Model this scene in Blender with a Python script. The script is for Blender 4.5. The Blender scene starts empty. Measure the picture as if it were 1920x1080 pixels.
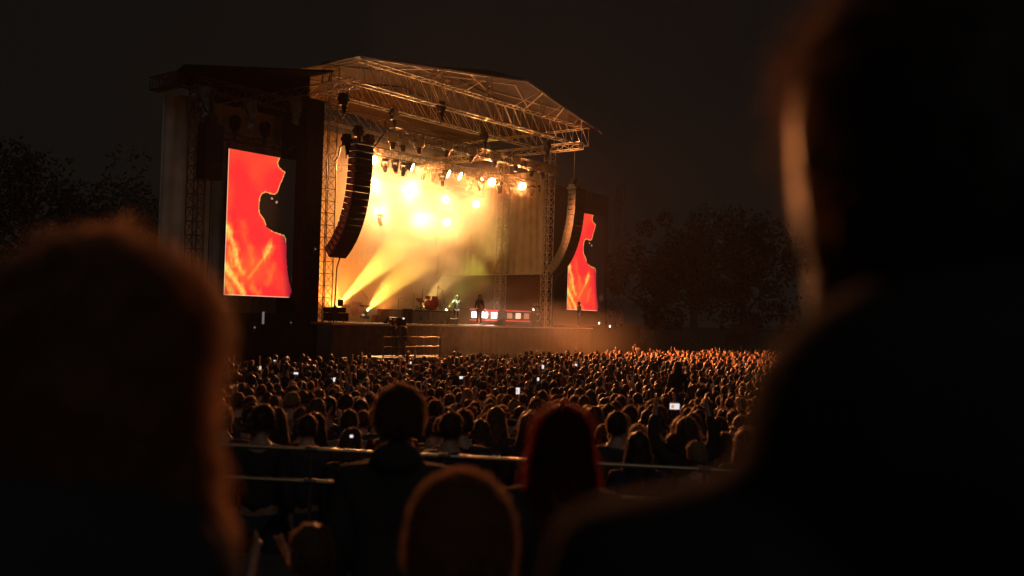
import bpy, bmesh, math, random
from mathutils import Vector, Matrix, noise
import numpy as np
random.seed(7); rng = np.random.default_rng(7)
PI = math.pi
# ------------------------------------------------------------------ camera
F_PX, YAW, PITCH, ROLL, SHIFT = 1784.556, 0.890767, 0.016458, 0.029372, 26.584
CAM = Vector((-32.757, -39.277, 3.708))
FW = Vector((math.sin(YAW)*math.cos(PITCH), math.cos(YAW)*math.cos(PITCH), math.sin(PITCH)))
_r = Vector((math.cos(YAW), -math.sin(YAW), 0)); _u = _r.cross(FW)
RT = _r*math.cos(ROLL) + _u*math.sin(ROLL); UP = -_r*math.sin(ROLL) + _u*math.cos(ROLL)
sc = bpy.context.scene
C = sc.collection
cd = bpy.data.cameras.new('camera'); cam = bpy.data.objects.new('camera', cd); C.objects.link(cam)
cam.matrix_world = Matrix(((RT.x, UP.x, -FW.x, CAM.x), (RT.y, UP.y, -FW.y, CAM.y), (RT.z, UP.z, -FW.z, CAM.z), (0, 0, 0, 1)))
cd.sensor_width = 36; cd.lens = F_PX/1920*36; cd.shift_y = SHIFT/1920
cd.clip_start = 0.05; cd.clip_end = 1500
cd.dof.use_dof = True; cd.dof.focus_distance = 52; cd.dof.aperture_fstop = 1.9
sc.camera = cam
# ------------------------------------------------------------------ night sky, added fill sun, exposure
w = bpy.data.worlds.new('World'); sc.world = w; w.use_nodes = True
wn = w.node_tree; bg = wn.nodes['Background']
bg.inputs[0].default_value = (1.0, 0.95, 0.8, 1); bg.inputs[1].default_value = 0.0048
sl = bpy.data.lights.new('fill_sun', 'SUN'); sl.energy = 0.085; sl.angle = math.radians(40); sl.color = (1.0, 0.96, 0.9)  # unseen fill from behind the camera, added to lift the blacks
so = bpy.data.objects.new('fill_sun', sl); C.objects.link(so)
so.rotation_euler = (math.radians(48), 0, -YAW+math.radians(12))
sc.view_settings.view_transform = 'Standard'; sc.view_settings.look = 'None'
sc.view_settings.exposure = 0; sc.view_settings.gamma = 1; sc.view_settings.use_curve_mapping = False
cy = sc.cycles
cy.use_denoising = True; cy.volume_bounces = 1; cy.max_bounces = 6; cy.diffuse_bounces = 2; cy.glossy_bounces = 2
cy.transparent_max_bounces = 12; cy.transmission_bounces = 4
cy.volume_step_rate = 1.0; cy.volume_max_steps = 48; cy.sample_clamp_indirect = 4; cy.caustics_reflective = False; cy.caustics_refractive = False
SMOKE = 0.095; HAZE = 0.00012

# ------------------------------------------------------------------ helpers
def ray(px, py):
    return FW + RT*((px-960)/F_PX) - UP*((py-540-SHIFT)/F_PX)
def at_depth(px, py, d): return CAM + ray(px, py)*d
def at_y(px, py, Y):
    d = ray(px, py); return CAM + d*((Y-CAM.y)/d.y)
def at_z(px, py, Z):
    d = ray(px, py); return CAM + d*((Z-CAM.z)/d.z)

MATS = {}
def mat(name, col, rough=0.6, metal=0.0, var=0.15, scale=6.0, bump=0.0, sheen=0.0, emit=None, es=0.0, trans=0.0, spec=0.5, tl=0.0, tlc=None):
    if name in MATS: return MATS[name]
    m = bpy.data.materials.new(name); m.use_nodes = True; t = m.node_tree; n = t.nodes; p = n['Principled BSDF']
    tc = n.new('ShaderNodeTexCoord'); nz = n.new('ShaderNodeTexNoise'); nz.inputs['Scale'].default_value = scale; nz.inputs['Detail'].default_value = 5
    t.links.new(tc.outputs['Object'], nz.inputs['Vector'])
    mr = n.new('ShaderNodeMapRange'); mr.inputs[1].default_value = 0.3; mr.inputs[2].default_value = 0.7
    mr.inputs[3].default_value = 1-var; mr.inputs[4].default_value = 1+var
    t.links.new(nz.outputs['Fac'], mr.inputs[0])
    mx = n.new('ShaderNodeMix'); mx.data_type = 'RGBA'; mx.blend_type = 'MULTIPLY'; mx.inputs[0].default_value = 1
    mx.inputs[6].default_value = (*col, 1); t.links.new(mr.outputs[0], mx.inputs[7]); t.links.new(mx.outputs[2], p.inputs['Base Color'])
    p.inputs['Roughness'].default_value = rough; p.inputs['Metallic'].default_value = metal
    p.inputs['Specular IOR Level'].default_value = spec
    if sheen:
        p.inputs['Sheen Weight'].default_value = sheen; p.inputs['Sheen Roughness'].default_value = 0.4
    if trans: p.inputs['Transmission Weight'].default_value = trans
    if bump:
        b = n.new('ShaderNodeBump'); b.inputs['Strength'].default_value = bump; b.inputs['Distance'].default_value = 0.02
        t.links.new(nz.outputs['Fac'], b.inputs['Height']); t.links.new(b.outputs[0], p.inputs['Normal'])
    if emit:
        p.inputs['Emission Color'].default_value = (*emit, 1); p.inputs['Emission Strength'].default_value = es
    if tl:
        tr = n.new('ShaderNodeBsdfTranslucent'); tr.inputs[0].default_value = (*(tlc or col), 1); ms = n.new('ShaderNodeMixShader'); ms.inputs[0].default_value = tl
        t.links.new(p.outputs[0], ms.inputs[1]); t.links.new(tr.outputs[0], ms.inputs[2]); t.links.new(ms.outputs[0], n['Material Output'].inputs['Surface'])
    MATS[name] = m; return m

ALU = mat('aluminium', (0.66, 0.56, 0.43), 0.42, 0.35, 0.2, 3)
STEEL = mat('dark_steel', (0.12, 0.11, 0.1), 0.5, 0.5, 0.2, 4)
BLACK = mat('black_paint', (0.02, 0.019, 0.018), 0.6, 0, 0.3, 8, spec=0.3)
BLACKC = mat('black_cloth', (0.012, 0.012, 0.012), 1.0, 0, 0.4, 3, 0.4, spec=0.03)
GRILLE = mat('speaker_grille', (0.035, 0.033, 0.03), 0.6, 0.2, 0.3, 30)
CABSIDE = mat('speaker_cabinet_paint', (0.03, 0.027, 0.024), 0.5, 0, 0.25, 12)
PANELM = mat('speaker_panel', (0.3, 0.28, 0.22), 0.5, 0.1, 0.2, 10)
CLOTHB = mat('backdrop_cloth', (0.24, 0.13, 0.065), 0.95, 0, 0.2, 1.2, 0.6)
SCRIM = mat('grey_tarpaulin', (0.52, 0.53, 0.43), 0.6, 0, 0.25, 0.8, 0.5)
ROOFM = mat('roof_tarpaulin', (0.032, 0.015, 0.012), 0.7, 0, 0.2, 1.0, 0.3)
DECKM = mat('deck_plywood', (0.11, 0.09, 0.075), 0.5, 0, 0.3, 4, 0.1)
DOME = mat('rain_dome_plastic', (0.75, 0.68, 0.5), 0.35, 0, 0.1, 8, tl=0.55)
RISERC = mat('riser_cloth', (0.35, 0.25, 0.15), 0.95, 0, 0.2, 2, 0.5)
REDC = mat('red_cabinet', (0.5, 0.05, 0.03), 0.6, 0, 0.2, 5)
CHROME = mat('drum_hardware', (0.7, 0.66, 0.6), 0.25, 0.9, 0.1, 5)
GROUND = mat('trampled_ground', (0.045, 0.042, 0.03), 0.95, 0, 0.5, 0.7, 0.6)
RAILM = mat('railing_steel', (0.4, 0.32, 0.2), 0.3, 0.9, 0.25, 9)
FENCEM = mat('fence_panel', (0.12, 0.12, 0.1), 0.6, 0.2, 0.3, 2)
LAMPM = mat('lit_lamp_glass', (0.9, 0.85, 0.7), 0.3, 0, 0, 1, emit=(1.0, 0.83, 0.5), es=30)
BLINDM = mat('lit_panel_glass', (0.9, 0.85, 0.8), 0.3, 0, 0, 1, emit=(1.0, 0.82, 0.74), es=6)
REDE = mat('red_light_strip', (0.5, 0.05, 0.04), 0.3, 0, 0, 1, emit=(1.0, 0.05, 0.04), es=0.9)
REDL = mat('red_lens', (0.5, 0.05, 0.04), 0.3, 0, 0, 1, emit=(1.0, 0.03, 0.02), es=0.9)
DIML = mat('dim_panel_glass', (0.5, 0.4, 0.3), 0.3, 0, 0, 1, emit=(1.0, 0.45, 0.22), es=0.35)
WORKL = mat('work_light', (0.9, 0.9, 0.85), 0.3, 0, 0, 1, emit=(1.0, 0.95, 0.9), es=2.2)
PHONEE = mat('phone_screen_glow', (0.1, 0.1, 0.1), 0.3, 0, 0, 1, emit=(0.92, 0.86, 0.9), es=0.9)
PHONEW = mat('phone_screen_glow_warm', (0.1, 0.1, 0.1), 0.3, 0, 0, 1, emit=(1.0, 0.8, 0.6), es=0.7)
LEAFM = mat('night_leaves', (0.022, 0.03, 0.014), 0.8, 0, 0.4, 2)
BARK = mat('bark', (0.08, 0.06, 0.045), 0.9, 0, 0.4, 5, 0.5)
SKIN = mat('skin', (0.42, 0.24, 0.16), 0.5, 0, 0.1, 8)
SKIN2 = mat('darker_skin', (0.25, 0.13, 0.08), 0.5, 0, 0.1, 8)
HAIRS = [mat('dark_brown_hair', (0.03, 0.018, 0.012), 0.55, 0, 0.3, 25, 0.6, sheen=0.25, spec=0.3), mat('brown_hair', (0.05, 0.028, 0.016), 0.55, 0, 0.3, 25, 0.6, sheen=0.3, spec=0.3),
         mat('black_hair', (0.02, 0.015, 0.012), 0.5, 0, 0.3, 25, 0.6, sheen=0.25), mat('blond_hair', (0.2, 0.12, 0.06), 0.6, 0, 0.3, 25, 0.6, sheen=0.3, spec=0.3),
         mat('red_hair', (0.10, 0.016, 0.012), 0.55, 0, 0.3, 25, 0.6, sheen=0.5)]
FRIZZ = [mat(n_+'_strands', c_, 0.7, 0, 0.3, 25, tl=0.6, tlc=t_) for n_, c_, t_ in (('dark_brown', (0.12, 0.07, 0.04), (0.7, 0.45, 0.3)), ('brown', (0.18, 0.1, 0.06), (0.9, 0.6, 0.4)), ('black', (0.06, 0.04, 0.03), (0.4, 0.24, 0.16)), ('blond', (0.4, 0.28, 0.15), (0.85, 0.65, 0.4)), ('red', (0.10, 0.02, 0.016), (0.45, 0.08, 0.07)))]
TOPS = [mat('black_shirt', (0.045, 0.043, 0.042), 0.9, 0, 0.3, 6, 0.3, spec=0.08), mat('charcoal_jacket', (0.05, 0.05, 0.055), 0.9, 0, 0.3, 6, 0.3, spec=0.08),
        mat('navy_jacket', (0.02, 0.03, 0.06), 0.85, 0, 0.3, 6, 0.3, spec=0.08), mat('maroon_shirt', (0.12, 0.02, 0.02), 0.9, 0, 0.3, 6, 0.3, spec=0.08),
        mat('grey_hoodie', (0.14, 0.135, 0.13), 0.9, 0, 0.3, 6, 0.3, spec=0.08), mat('cream_shirt', (0.45, 0.4, 0.3), 0.9, 0, 0.2, 6, 0.3, spec=0.08), mat('black_hoodie', (0.035, 0.034, 0.034), 1.0, 0, 0.3, 6, 0.3, spec=0.03)]
JEANS = mat('dark_jeans', (0.03, 0.04, 0.06), 0.9, 0, 0.3, 8, 0.3)

def link(name, data, m=None, parent=None, mw=None):
    o = bpy.data.objects.new(name, data); C.objects.link(o)
    if m is not None and data is not None and len(data.materials) == 0: data.materials.append(m)
    if parent is not None: o.parent = parent
    if mw is not None: o.matrix_local = mw
    return o
def tag(o, label=None, cat=None, group=None, kind=None):
    if label: o['label'] = label
    if cat: o['category'] = cat
    if group: o['group'] = group
    if kind: o['kind'] = kind
    return o
def empty(name, loc=(0, 0, 0), rz=0.0, label=None, cat=None, group=None, parent=None):
    o = bpy.data.objects.new(name, None); C.objects.link(o); o.location = loc; o.rotation_euler = (0, 0, rz); o.empty_display_size = 0.2
    if parent: o.parent = parent
    return tag(o, label, cat, group)
def copy_tree(o, parent=None):
    c = o.copy(); C.objects.link(c); c.parent = parent
    for ch in o.children: copy_tree(ch, c)
    return c

class MB:
    def __init__(s): s.v = []; s.f = []
    def add(s, vs, fs):
        b = len(s.v); s.v += [tuple(v) for v in vs]; s.f += [tuple(i+b for i in f) for f in fs]
    def box(s, lo, hi, M=None):
        x0, y0, z0 = lo; x1, y1, z1 = hi
        vs = [Vector(p) for p in ((x0,y0,z0),(x1,y0,z0),(x1,y1,z0),(x0,y1,z0),(x0,y0,z1),(x1,y0,z1),(x1,y1,z1),(x0,y1,z1))]
        if M is not None: vs = [M @ v for v in vs]
        s.add(vs, [(0,3,2,1),(4,5,6,7),(0,1,5,4),(1,2,6,5),(2,3,7,6),(3,0,4,7)])
    def tube(s, pts, rad, n=8, cap=True):
        pts = [Vector(p) for p in pts]; rs = rad if isinstance(rad, (list, tuple)) else [rad]*len(pts)
        rings = []
        for i, p in enumerate(pts):
            d = (pts[min(i+1, len(pts)-1)] - pts[max(i-1, 0)])
            if d.length < 1e-9: d = Vector((0, 0, 1))
            d.normalize(); a = d.orthogonal().normalized() if abs(d.z) > 0.99 else Vector((0, 0, 1)).cross(d).normalized()
            b = d.cross(a)
            rings.append([p + (a*math.cos(2*PI*k/n) + b*math.sin(2*PI*k/n))*rs[i] for k in range(n)])
        vs = [v for r in rings for v in r]; fs = []
        for i in range(len(rings)-1):
            for k in range(n): fs.append((i*n+k, i*n+(k+1) % n, (i+1)*n+(k+1) % n, (i+1)*n+k))
        if cap: fs += [tuple(range(n))[::-1], tuple((len(rings)-1)*n+k for k in range(n))]
        s.add(vs, fs)
    def ell(s, c, r, nu=12, nv=8, M=None, fn=None):
        vs = []; fs = []
        for j in range(nv+1):
            th = PI*j/nv
            for i in range(nu):
                ph = 2*PI*i/nu; d = Vector((math.sin(th)*math.cos(ph), math.sin(th)*math.sin(ph), math.cos(th)))
                k = fn(d) if fn else 1.0
                p = Vector((d.x*r[0]*k, d.y*r[1]*k, d.z*r[2]*k))
                if M is not None: p = M @ p
                vs.append(p + Vector(c))
        for j in range(nv):
            for i in range(nu): fs.append((j*nu+i, (j+1)*nu+i, (j+1)*nu+(i+1) % nu, j*nu+(i+1) % nu))
        s.add(vs, fs)
    def mesh(s, name, m=None, smooth=False):
        me = bpy.data.meshes.new(name); me.from_pydata(s.v, [], s.f); me.update()
        if smooth: me.polygons.foreach_set('use_smooth', [True]*len(me.polygons))
        if m: me.materials.append(m)
        return me
    def build(s, name, m, parent=None, smooth=False, **k):
        o = link(name, s.mesh(name, m, smooth), None, parent)
        return tag(o, **k) if k else o
def box(name, lo, hi, m, parent=None, bev=0.0, **k):
    b = MB(); b.box(lo, hi)
    me = b.mesh(name, m)
    if bev:
        bm = bmesh.new(); bm.from_mesh(me); bmesh.ops.bevel(bm, geom=bm.edges[:], offset=bev, segments=2, affect='EDGES'); bm.to_mesh(me); bm.free()
    o = link(name, me, None, parent)
    return tag(o, **k) if k else o
def tube(name, pts, r, m, parent=None, n=8, **k):
    b = MB(); b.tube(pts, r, n); return b.build(name, m, parent, smooth=True, **k)

# unit tubes shared by every lattice member
UNIT = {}
def bar(name, a, b, r, m, parent, n=6):
    key = (m.name, n)
    if key not in UNIT:
        q = MB(); q.tube([(0, 0, 0), (0, 0, 1)], 1.0, n); UNIT[key] = q.mesh('tube', m, True)
    a = Vector(a); b = Vector(b); d = b-a; L = d.length
    M = Matrix.Translation(a) @ d.to_track_quat('Z', 'Y').to_matrix().to_4x4() @ Matrix.Diagonal((r, r, L, 1))
    return link(name, UNIT[key], None, parent, M)
def lattice(parent, P, Q, side, up, w, h, nb, m=ALU, rc=0.03, rb=0.016, single=True, faces='all', zig=False):
    """square truss from P to Q; single=False joins the web into one part"""
    P = Vector(P); Q = Vector(Q); side = Vector(side).normalized()*w/2; up = Vector(up).normalized()*h/2
    cs = [(-side-up), (side-up), (side+up), (-side+up)]
    for c in cs: bar('chord', P+c, Q+c, rc, m, parent, 8)
    q = MB()
    def web(a, b):
        if single: bar('brace', a, b, rb, m, parent)
        else: q.tube([a, b], rb, 5, False)
    for i in range(nb+1):
        A = P.lerp(Q, i/nb); B = P.lerp(Q, min(i+1, nb)/nb)
        for k in range(4):
            c0, c1 = cs[k], cs[(k+1) % 4]
            if faces == 'all' or i in (0, nb): web(A+c0, A+c1)
            if i < nb:
                if (i+k) % 2 == 0 or not zig: web(A+c0, B+c1)
                else: web(A+c1, B+c0)
    if not single: q.build('lattice_web', m, parent)['kind'] = 'stuff'

# ------------------------------------------------------------------ ground
def ground_z(p):
    s = (Vector((p[0], p[1], 0)) - Vector((CAM.x, CAM.y, 0))).dot(Vector((math.sin(YAW), math.cos(YAW), 0)))
    xs = [-1e9, 8, 14, 28, 1e9]; zs = [1.05, 1.05, 0.65, 0, 0]
    return float(np.interp(s, xs, zs))
gv = []; gf = []
R0 = [-900, -300, -100, -60, -40] + list(range(-36, 4)) + list(range(4, 60, 4)) + [90, 300, 900]
for s_ in R0:
    for t_ in (-900, -200, -60, -30, -10, 10, 30, 60, 200, 900):
        p = Vector((CAM.x, CAM.y, 0)) + Vector((math.sin(YAW), math.cos(YAW), 0))*(s_+36) + Vector((math.cos(YAW), -math.sin(YAW), 0))*t_
        gv.append((p.x, p.y, ground_z(p)))
for i in range(len(R0)-1):
    for k in range(9): gf.append((i*10+k, i*10+k+1, (i+1)*10+k+1, (i+1)*10+k))
me = bpy.data.meshes.new('ground'); me.from_pydata(gv, [], gf); g = link('ground', me, GROUND); tag(g, kind='structure')

# ------------------------------------------------------------------ air
def vol_mat(name, dens, col, aniso, hetero=False):
    m = bpy.data.materials.new(name); m.use_nodes = True; t = m.node_tree; t.nodes.clear()
    out = t.nodes.new('ShaderNodeOutputMaterial'); v = t.nodes.new('ShaderNodeVolumePrincipled')
    v.inputs['Color'].default_value = (*col, 1); v.inputs['Density'].default_value = dens; v.inputs['Anisotropy'].default_value = aniso
    t.links.new(v.outputs[0], out.inputs['Volume'])
    return m, t, v
hb = MB(); hb.box((-60, -60, -1), (75, 60, 21)); hz = hb.build('haze', None, kind='stuff')
m, t, v = vol_mat('haze_air', HAZE, (0.95, 0.92, 0.88), 0.3); hz.data.materials.append(m)
# stage smoke: uneven, thicker upstage
SX0, SX1, SY0, SY1, SZ0, SZ1 = -1.5, 31.0, -9.0, 11.2, 0.05, 20.0
sb = MB(); sb.box((SX0, SY0, SZ0), (SX1, SY1, SZ1)); sm = sb.build('stage_smoke', None, kind='stuff')
m, t, v = vol_mat('stage_smoke_air', 0.1, (0.96, 0.88, 0.72), 0.25); sm.data.materials.append(m)
N = t.nodes; L = t.links
tc = N.new('ShaderNodeTexCoord'); mp = N.new('ShaderNodeMapping'); mp.inputs['Rotation'].default_value = (0.3, 0.5, 0.4); mp.inputs['Scale'].default_value = (0.8, 0.8, 1.2)
L.new(tc.outputs['Object'], mp.inputs[0])
nz = N.new('ShaderNodeTexNoise'); nz.inputs['Scale'].default_value = 0.33; nz.inputs['Detail'].default_value = 6; nz.inputs['Roughness'].default_value = 0.55; nz.inputs['Distortion'].default_value = 0.8
L.new(mp.outputs[0], nz.inputs['Vector'])
rmp = N.new('ShaderNodeMapRange'); rmp.inputs[1].default_value = 0.40; rmp.inputs[2].default_value = 0.62; rmp.inputs[3].default_value = 0.16; rmp.inputs[4].default_value = 2.0
L.new(nz.outputs['Fac'], rmp.inputs[0])
sx = N.new('ShaderNodeSeparateXYZ'); L.new(tc.outputs['Object'], sx.inputs[0])
def rng_node(src, a, b, c_, d_):
    r_ = N.new('ShaderNodeMapRange'); r_.interpolation_type = 'SMOOTHSTEP'
    r_.inputs[1].default_value = a; r_.inputs[2].default_value = b; r_.inputs[3].default_value = c_; r_.inputs[4].default_value = d_
    L.new(src, r_.inputs[0]); return r_.outputs[0]
def mul(a, b):
    k = N.new('ShaderNodeMath'); k.operation = 'MULTIPLY'; L.new(a, k.inputs[0])
    if isinstance(b, float): k.inputs[1].default_value = b
    else: L.new(b, k.inputs[1])
    return k.outputs[0]
d_ = mul(rmp.outputs[0], rng_node(sx.outputs[0], SX0, SX0+3, 0, 1)); d_ = mul(d_, rng_node(sx.outputs[0], 14.5, 22, 1, 0.15))
d_ = mul(d_, rng_node(sx.outputs[1], -0.5, 4.0, 0, 1)); d_ = mul(d_, rng_node(sx.outputs[2], 12.2, 15.4, 1, 0.0))
vm = N.new('ShaderNodeVectorMath'); vm.operation = 'SUBTRACT'; vm.inputs[1].default_value = (12.0, 6.0, 10.8); L.new(tc.outputs['Object'], vm.inputs[0])
vs_ = N.new('ShaderNodeVectorMath'); vs_.operation = 'MULTIPLY'; vs_.inputs[1].default_value = (0.15, 0.22, 0.36); L.new(vm.outputs[0], vs_.inputs[0])
vl = N.new('ShaderNodeVectorMath'); vl.operation = 'LENGTH'; L.new(vs_.outputs[0], vl.inputs[0])
d_ = mul(d_, rng_node(vl.outputs['Value'], 0.1, 1.2, 3.0, 1.0))
d_ = mul(d_, rng_node(sx.outputs[2], 2.6, 3.6, 0, 1)); d_ = mul(d_, rng_node(sx.outputs[0], 21, 24, 1, 0))
def add(a, b):
    k = N.new('ShaderNodeMath'); k.operation = 'ADD'; L.new(a, k.inputs[0]); L.new(b, k.inputs[1]); return k.outputs[0]
def blob(c, inv, amount):
    a_ = N.new('ShaderNodeVectorMath'); a_.operation = 'SUBTRACT'; a_.inputs[1].default_value = c; L.new(tc.outputs['Object'], a_.inputs[0])
    b_ = N.new('ShaderNodeVectorMath'); b_.operation = 'MULTIPLY'; b_.inputs[1].default_value = inv; L.new(a_.outputs[0], b_.inputs[0])
    l_ = N.new('ShaderNodeVectorMath'); l_.operation = 'LENGTH'; L.new(b_.outputs[0], l_.inputs[0])
    return mul(mul(rng_node(l_.outputs['Value'], 0.1, 1.0, amount, 0), nz.outputs['Fac']), 2.0)
d_ = add(d_, blob((8.5, 4.2, 6.5), (1/6, 1/3.5, 1/4), 1.5)); d_ = add(d_, blob((15.0, 4.6, 6.2), (1/4.5, 1/3, 1/3), 1.1))
d_ = add(d_, blob((14, -4.5, 2.0), (1/14, 1/4, 1/3.2), 0.5))       # drifting in the pit
d_ = add(d_, blob((25, -1.0, 9.0), (1/5.5, 1/5, 1/9), 0.14))          # drifting out past the right screen
d_ = add(d_, blob((21, 3, 17.5), (1/5, 1/5, 1/3), 0.10))
d_ = add(d_, blob((-4.2, -5.5, 1.9), (1/0.9, 1/0.9, 1/1.4), 1.6))      # low puff left of the camera platform
d_ = mul(d_, SMOKE); L.new(d_, v.inputs['Density'])

# ------------------------------------------------------------------ stage deck and wings
W = 19.5; DZ = 3.2; TOP = 15.2
deck = empty('stage', (0, 0, 0), 0, 'raised concert stage with brown lit deck edge between the two lattice towers', 'stage')
q = MB(); q.box((-1.2, -2.2, DZ-0.12), (W+2.5, 11.4, DZ)); q.build('deck', DECKM, deck)
q = MB(); q.box((-1.2, -2.26, DZ-0.10), (W+2.5, -2.203, DZ-0.03)); q.build('edge_trim', ALU, deck)
for i in range(12):
    x0 = -1.2+i*1.93; q = MB()
    n_ = 10; vs = []; fs = []
    for k in range(n_+1):
        x = x0+1.9*k/n_; y = -2.15+0.03*math.sin(k*2.1+i)
        vs += [(x, y, 0.02), (x, y, DZ-0.125), (x, y+0.02, 0.02), (x, y+0.02, DZ-0.125)]
    for k in range(n_): a = 4*k; fs += [(a, a+4, a+5, a+1), (a+2, a+3, a+7, a+6), (a+1, a+5, a+7, a+3)]
    q.add(vs, fs); q.build('skirt_panel', mat('brown_skirt', (0.085, 0.05, 0.038), 0.85, 0, 0.3, 3, 0.4), deck)
# backdrop curtains: gathered vertical folds
def curtain(name, P, Q, z0, z1, m, amp, folds, parent=None, thick=0.03, **k):
    P = Vector(P); Q = Vector(Q); d = (Q-P); nrm = Vector((-d.y, d.x, 0)).normalized(); n_ = folds*6; q = MB(); vs = []; fs = []; nzr = 10
    for side in (0, 1):
        for i in range(n_+1):
            for j in range(nzr+1):
                tt = i/n_; zz = j/nzr
                o_ = amp*math.sin(i*PI/3+1.2*math.sin(zz*3+i*0.2)) + amp*1.5*(noise.noise(Vector((tt*d.length*0.5, zz*4, z0)))) + side*thick
                p = P+d*tt+nrm*o_; vs.append((p.x, p.y, z0+(z1-z0)*zz))
    S = (n_+1)*(nzr+1)
    for i in range(n_):
        for j in range(nzr):
            a = i*(nzr+1)+j; b = a+nzr+1
            fs += [(a, b, b+1, a+1), (S+a, S+a+1, S+b+1, S+b)]
    q.add(vs, fs)
    return q.build(name, m, parent, smooth=True, **k)
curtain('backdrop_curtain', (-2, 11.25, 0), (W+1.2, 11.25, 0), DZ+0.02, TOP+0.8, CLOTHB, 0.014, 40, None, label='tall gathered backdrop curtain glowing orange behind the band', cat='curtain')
side = curtain('side_curtain', (W+0.45, 10.9, 0), (W+0.45, 0.6, 0), 6.85, TOP-1.2, mat('wing_tarpaulin', (0.36, 0.3, 0.2), 0.8, 0, 0.2, 1.5, 0.7), 0.05, 16, None, label='wrinkled beige wing drape with pale bottom batten at stage right side', cat='curtain')
bar_ = tube('batten', [(W+0.40, 10.9, 6.8), (W+0.40, 0.3, 6.8)], 0.05, mat('pale_batten', (0.6, 0.55, 0.45), 0.5), side)
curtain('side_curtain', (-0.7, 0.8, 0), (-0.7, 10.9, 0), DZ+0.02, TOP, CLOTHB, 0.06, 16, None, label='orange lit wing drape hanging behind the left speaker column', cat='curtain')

# towers
def tower(x, y, z0, z1, wd, label, m=ALU, nb=None, single=True):
    t_ = empty('lattice_tower', (x, y, 0), 0, label, 'tower', 'lattice towers carrying the roof')
    nb = nb or int((z1-z0)/0.62)
    lattice(t_, (0, 0, z0), (0, 0, z1), (1, 0, 0), (0, 1, 0), wd, wd, nb, m, 0.03, 0.016, single)
    q = MB(); q.box((-wd*0.75, -wd*0.75, z0-0.16), (wd*0.75, wd*0.75, z0-0.02)); q.build('base_plate', STEEL, t_)
    q = MB(); q.box((-wd*0.62, -wd*0.62, z1+0.02), (wd*0.62, wd*0.62, z1+0.3)); q.build('top_plate', STEEL, t_)
    return t_
tower(0, 0, DZ, 16.6, 0.62, 'tall dark lattice tower at the left front of the stage, behind the big speaker column', mat('brown_steel', (0.2, 0.14, 0.11), 0.45, 0.5, 0.3, 4))  # darker brown metal than the aluminium towers
tower(W, 0, DZ, TOP, 0.55, 'yellow lit lattice tower at the right front of the stage beside the curved speaker column')
tower(W, 4.1, DZ, TOP, 0.55, 'hazy lattice tower standing upstage in front of the beige wing drape')
tower(-0.2, 8.0, DZ, TOP, 0.55, 'rear left lattice tower lost in the bright smoke', single=False)

# roof
roof = empty('stage_roof', (0, 0, 0), 0, 'gabled tarpaulin stage roof with lit aluminium girders and a pointed front canopy', 'roof')
def girder(x0, x1, y, z0=TOP, h=1.2, w_=0.55, nb=22, m=ALU, name='front_girder'):
    t_ = empty(name, parent=roof)
    P0, P1 = Vector((x0, y, z0)), Vector((x1, y, z0))
    for dy in (-w_/2, w_/2):
        for dz in (0, h): bar('chord', P0+Vector((0, dy, dz)), P1+Vector((0, dy, dz)), 0.042, m, t_, 8)
    st = (x1-x0)/nb
    for i in range(nb+1):
        x = x0+i*st
        for dz in (0, h): bar('rung', (x, y-w_/2, z0+dz), (x, y+w_/2, z0+dz), 0.02, m, t_)
        for dy in (-w_/2, w_/2):
            if i % 2 == 0: bar('post', (x, y+dy, z0), (x, y+dy, z0+h), 0.018, m, t_)
            if i < nb: bar('brace', (x, y+dy, z0+h if i % 1 == 0 else z0), (x+st, y+dy, z0), 0.018, m, t_)
    return t_
girder(-0.8, W-0.5, -3.25)
girder(0.2, W+0.3, 0.15, TOP+0.05, 1.0, 0.5, 20, name='middle_girder')
girder(0.2, W+0.3, 6.0, TOP+0.05, 1.0, 0.5, 14, STEEL, name='rear_girder')
for x in (-0.8, W-0.5):
    t_ = empty('side_girder', parent=roof)
    lattice(t_, (x, -2.95, TOP+0.1), (x, 11, TOP+0.1), (1, 0, 0), (0, 0, 1), 0.5, 0.45, 16, ALU, 0.032, 0.016)
    for dx in (-0.22, 0.22): bar('chord', (x+dx, -2.95, TOP+1.2), (x+dx, 11, TOP+1.2), 0.03, ALU, t_)
# canopy skin: two slopes plus prow
RZ = 18.1; EZ = 16.6; xl_, xr_, xm = -0.85, W+0.95, 9.2
def roofpt(x, y):
    k = (x-xm)/(xl_-xm) if x < xm else (x-xm)/(xr_-xm)
    z = RZ+(EZ-RZ)*k
    sag = 0.05*math.sin(k*PI)
    front = -3.25-2.75*(1-k)
    return k, z-sag, front
for sgn in (-1, 1):
    q = MB(); nx, ny = 14, 22; vs = []; fs = []
    for lay in (0, 1):
        for i in range(nx+1):
            x = xm+((xl_ if sgn < 0 else xr_)-xm)*i/nx
            k, z, fr = roofpt(x, 0)
            for j in range(ny+1):
                y = fr+(11.6-fr)*j/ny; zz = z + 0.02*math.sin(y*1.9+x) - 0.95*max(0, (-y-3.25)/2.75)
                vs.append((x, y, zz+0.02*lay))
    S = (nx+1)*(ny+1)
    for i in range(nx):
        for j in range(ny):
            a = i*(ny+1)+j; b = a+ny+1
            fs += [(a, b, b+1, a+1), (S+a, S+a+1, S+b+1, S+b)]
    q.add(vs, fs); q.build('roof_sheet', ROOFM, roof, smooth=True)
def rp(x, y):
    k, z, fr = roofpt(x, 0); return (x, y, z - 0.06 - 0.95*max(0, (-y-3.25)/2.75))
for a, b in (((xl_), xm), (xm, xr_)):   # front edge keder tubes
    pts = []
    for i in range(9):
        x = a+(b-a)*i/8; k, z, fr = roofpt(x, 0); pts.append(rp(x, fr))
    tube('edge_tube', pts, 0.055, ALU, roof)
tube('eave_tip', [rp(xr_, -3.25), (xr_+0.35, -3.4, EZ-0.3)], 0.04, ALU, roof)
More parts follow.
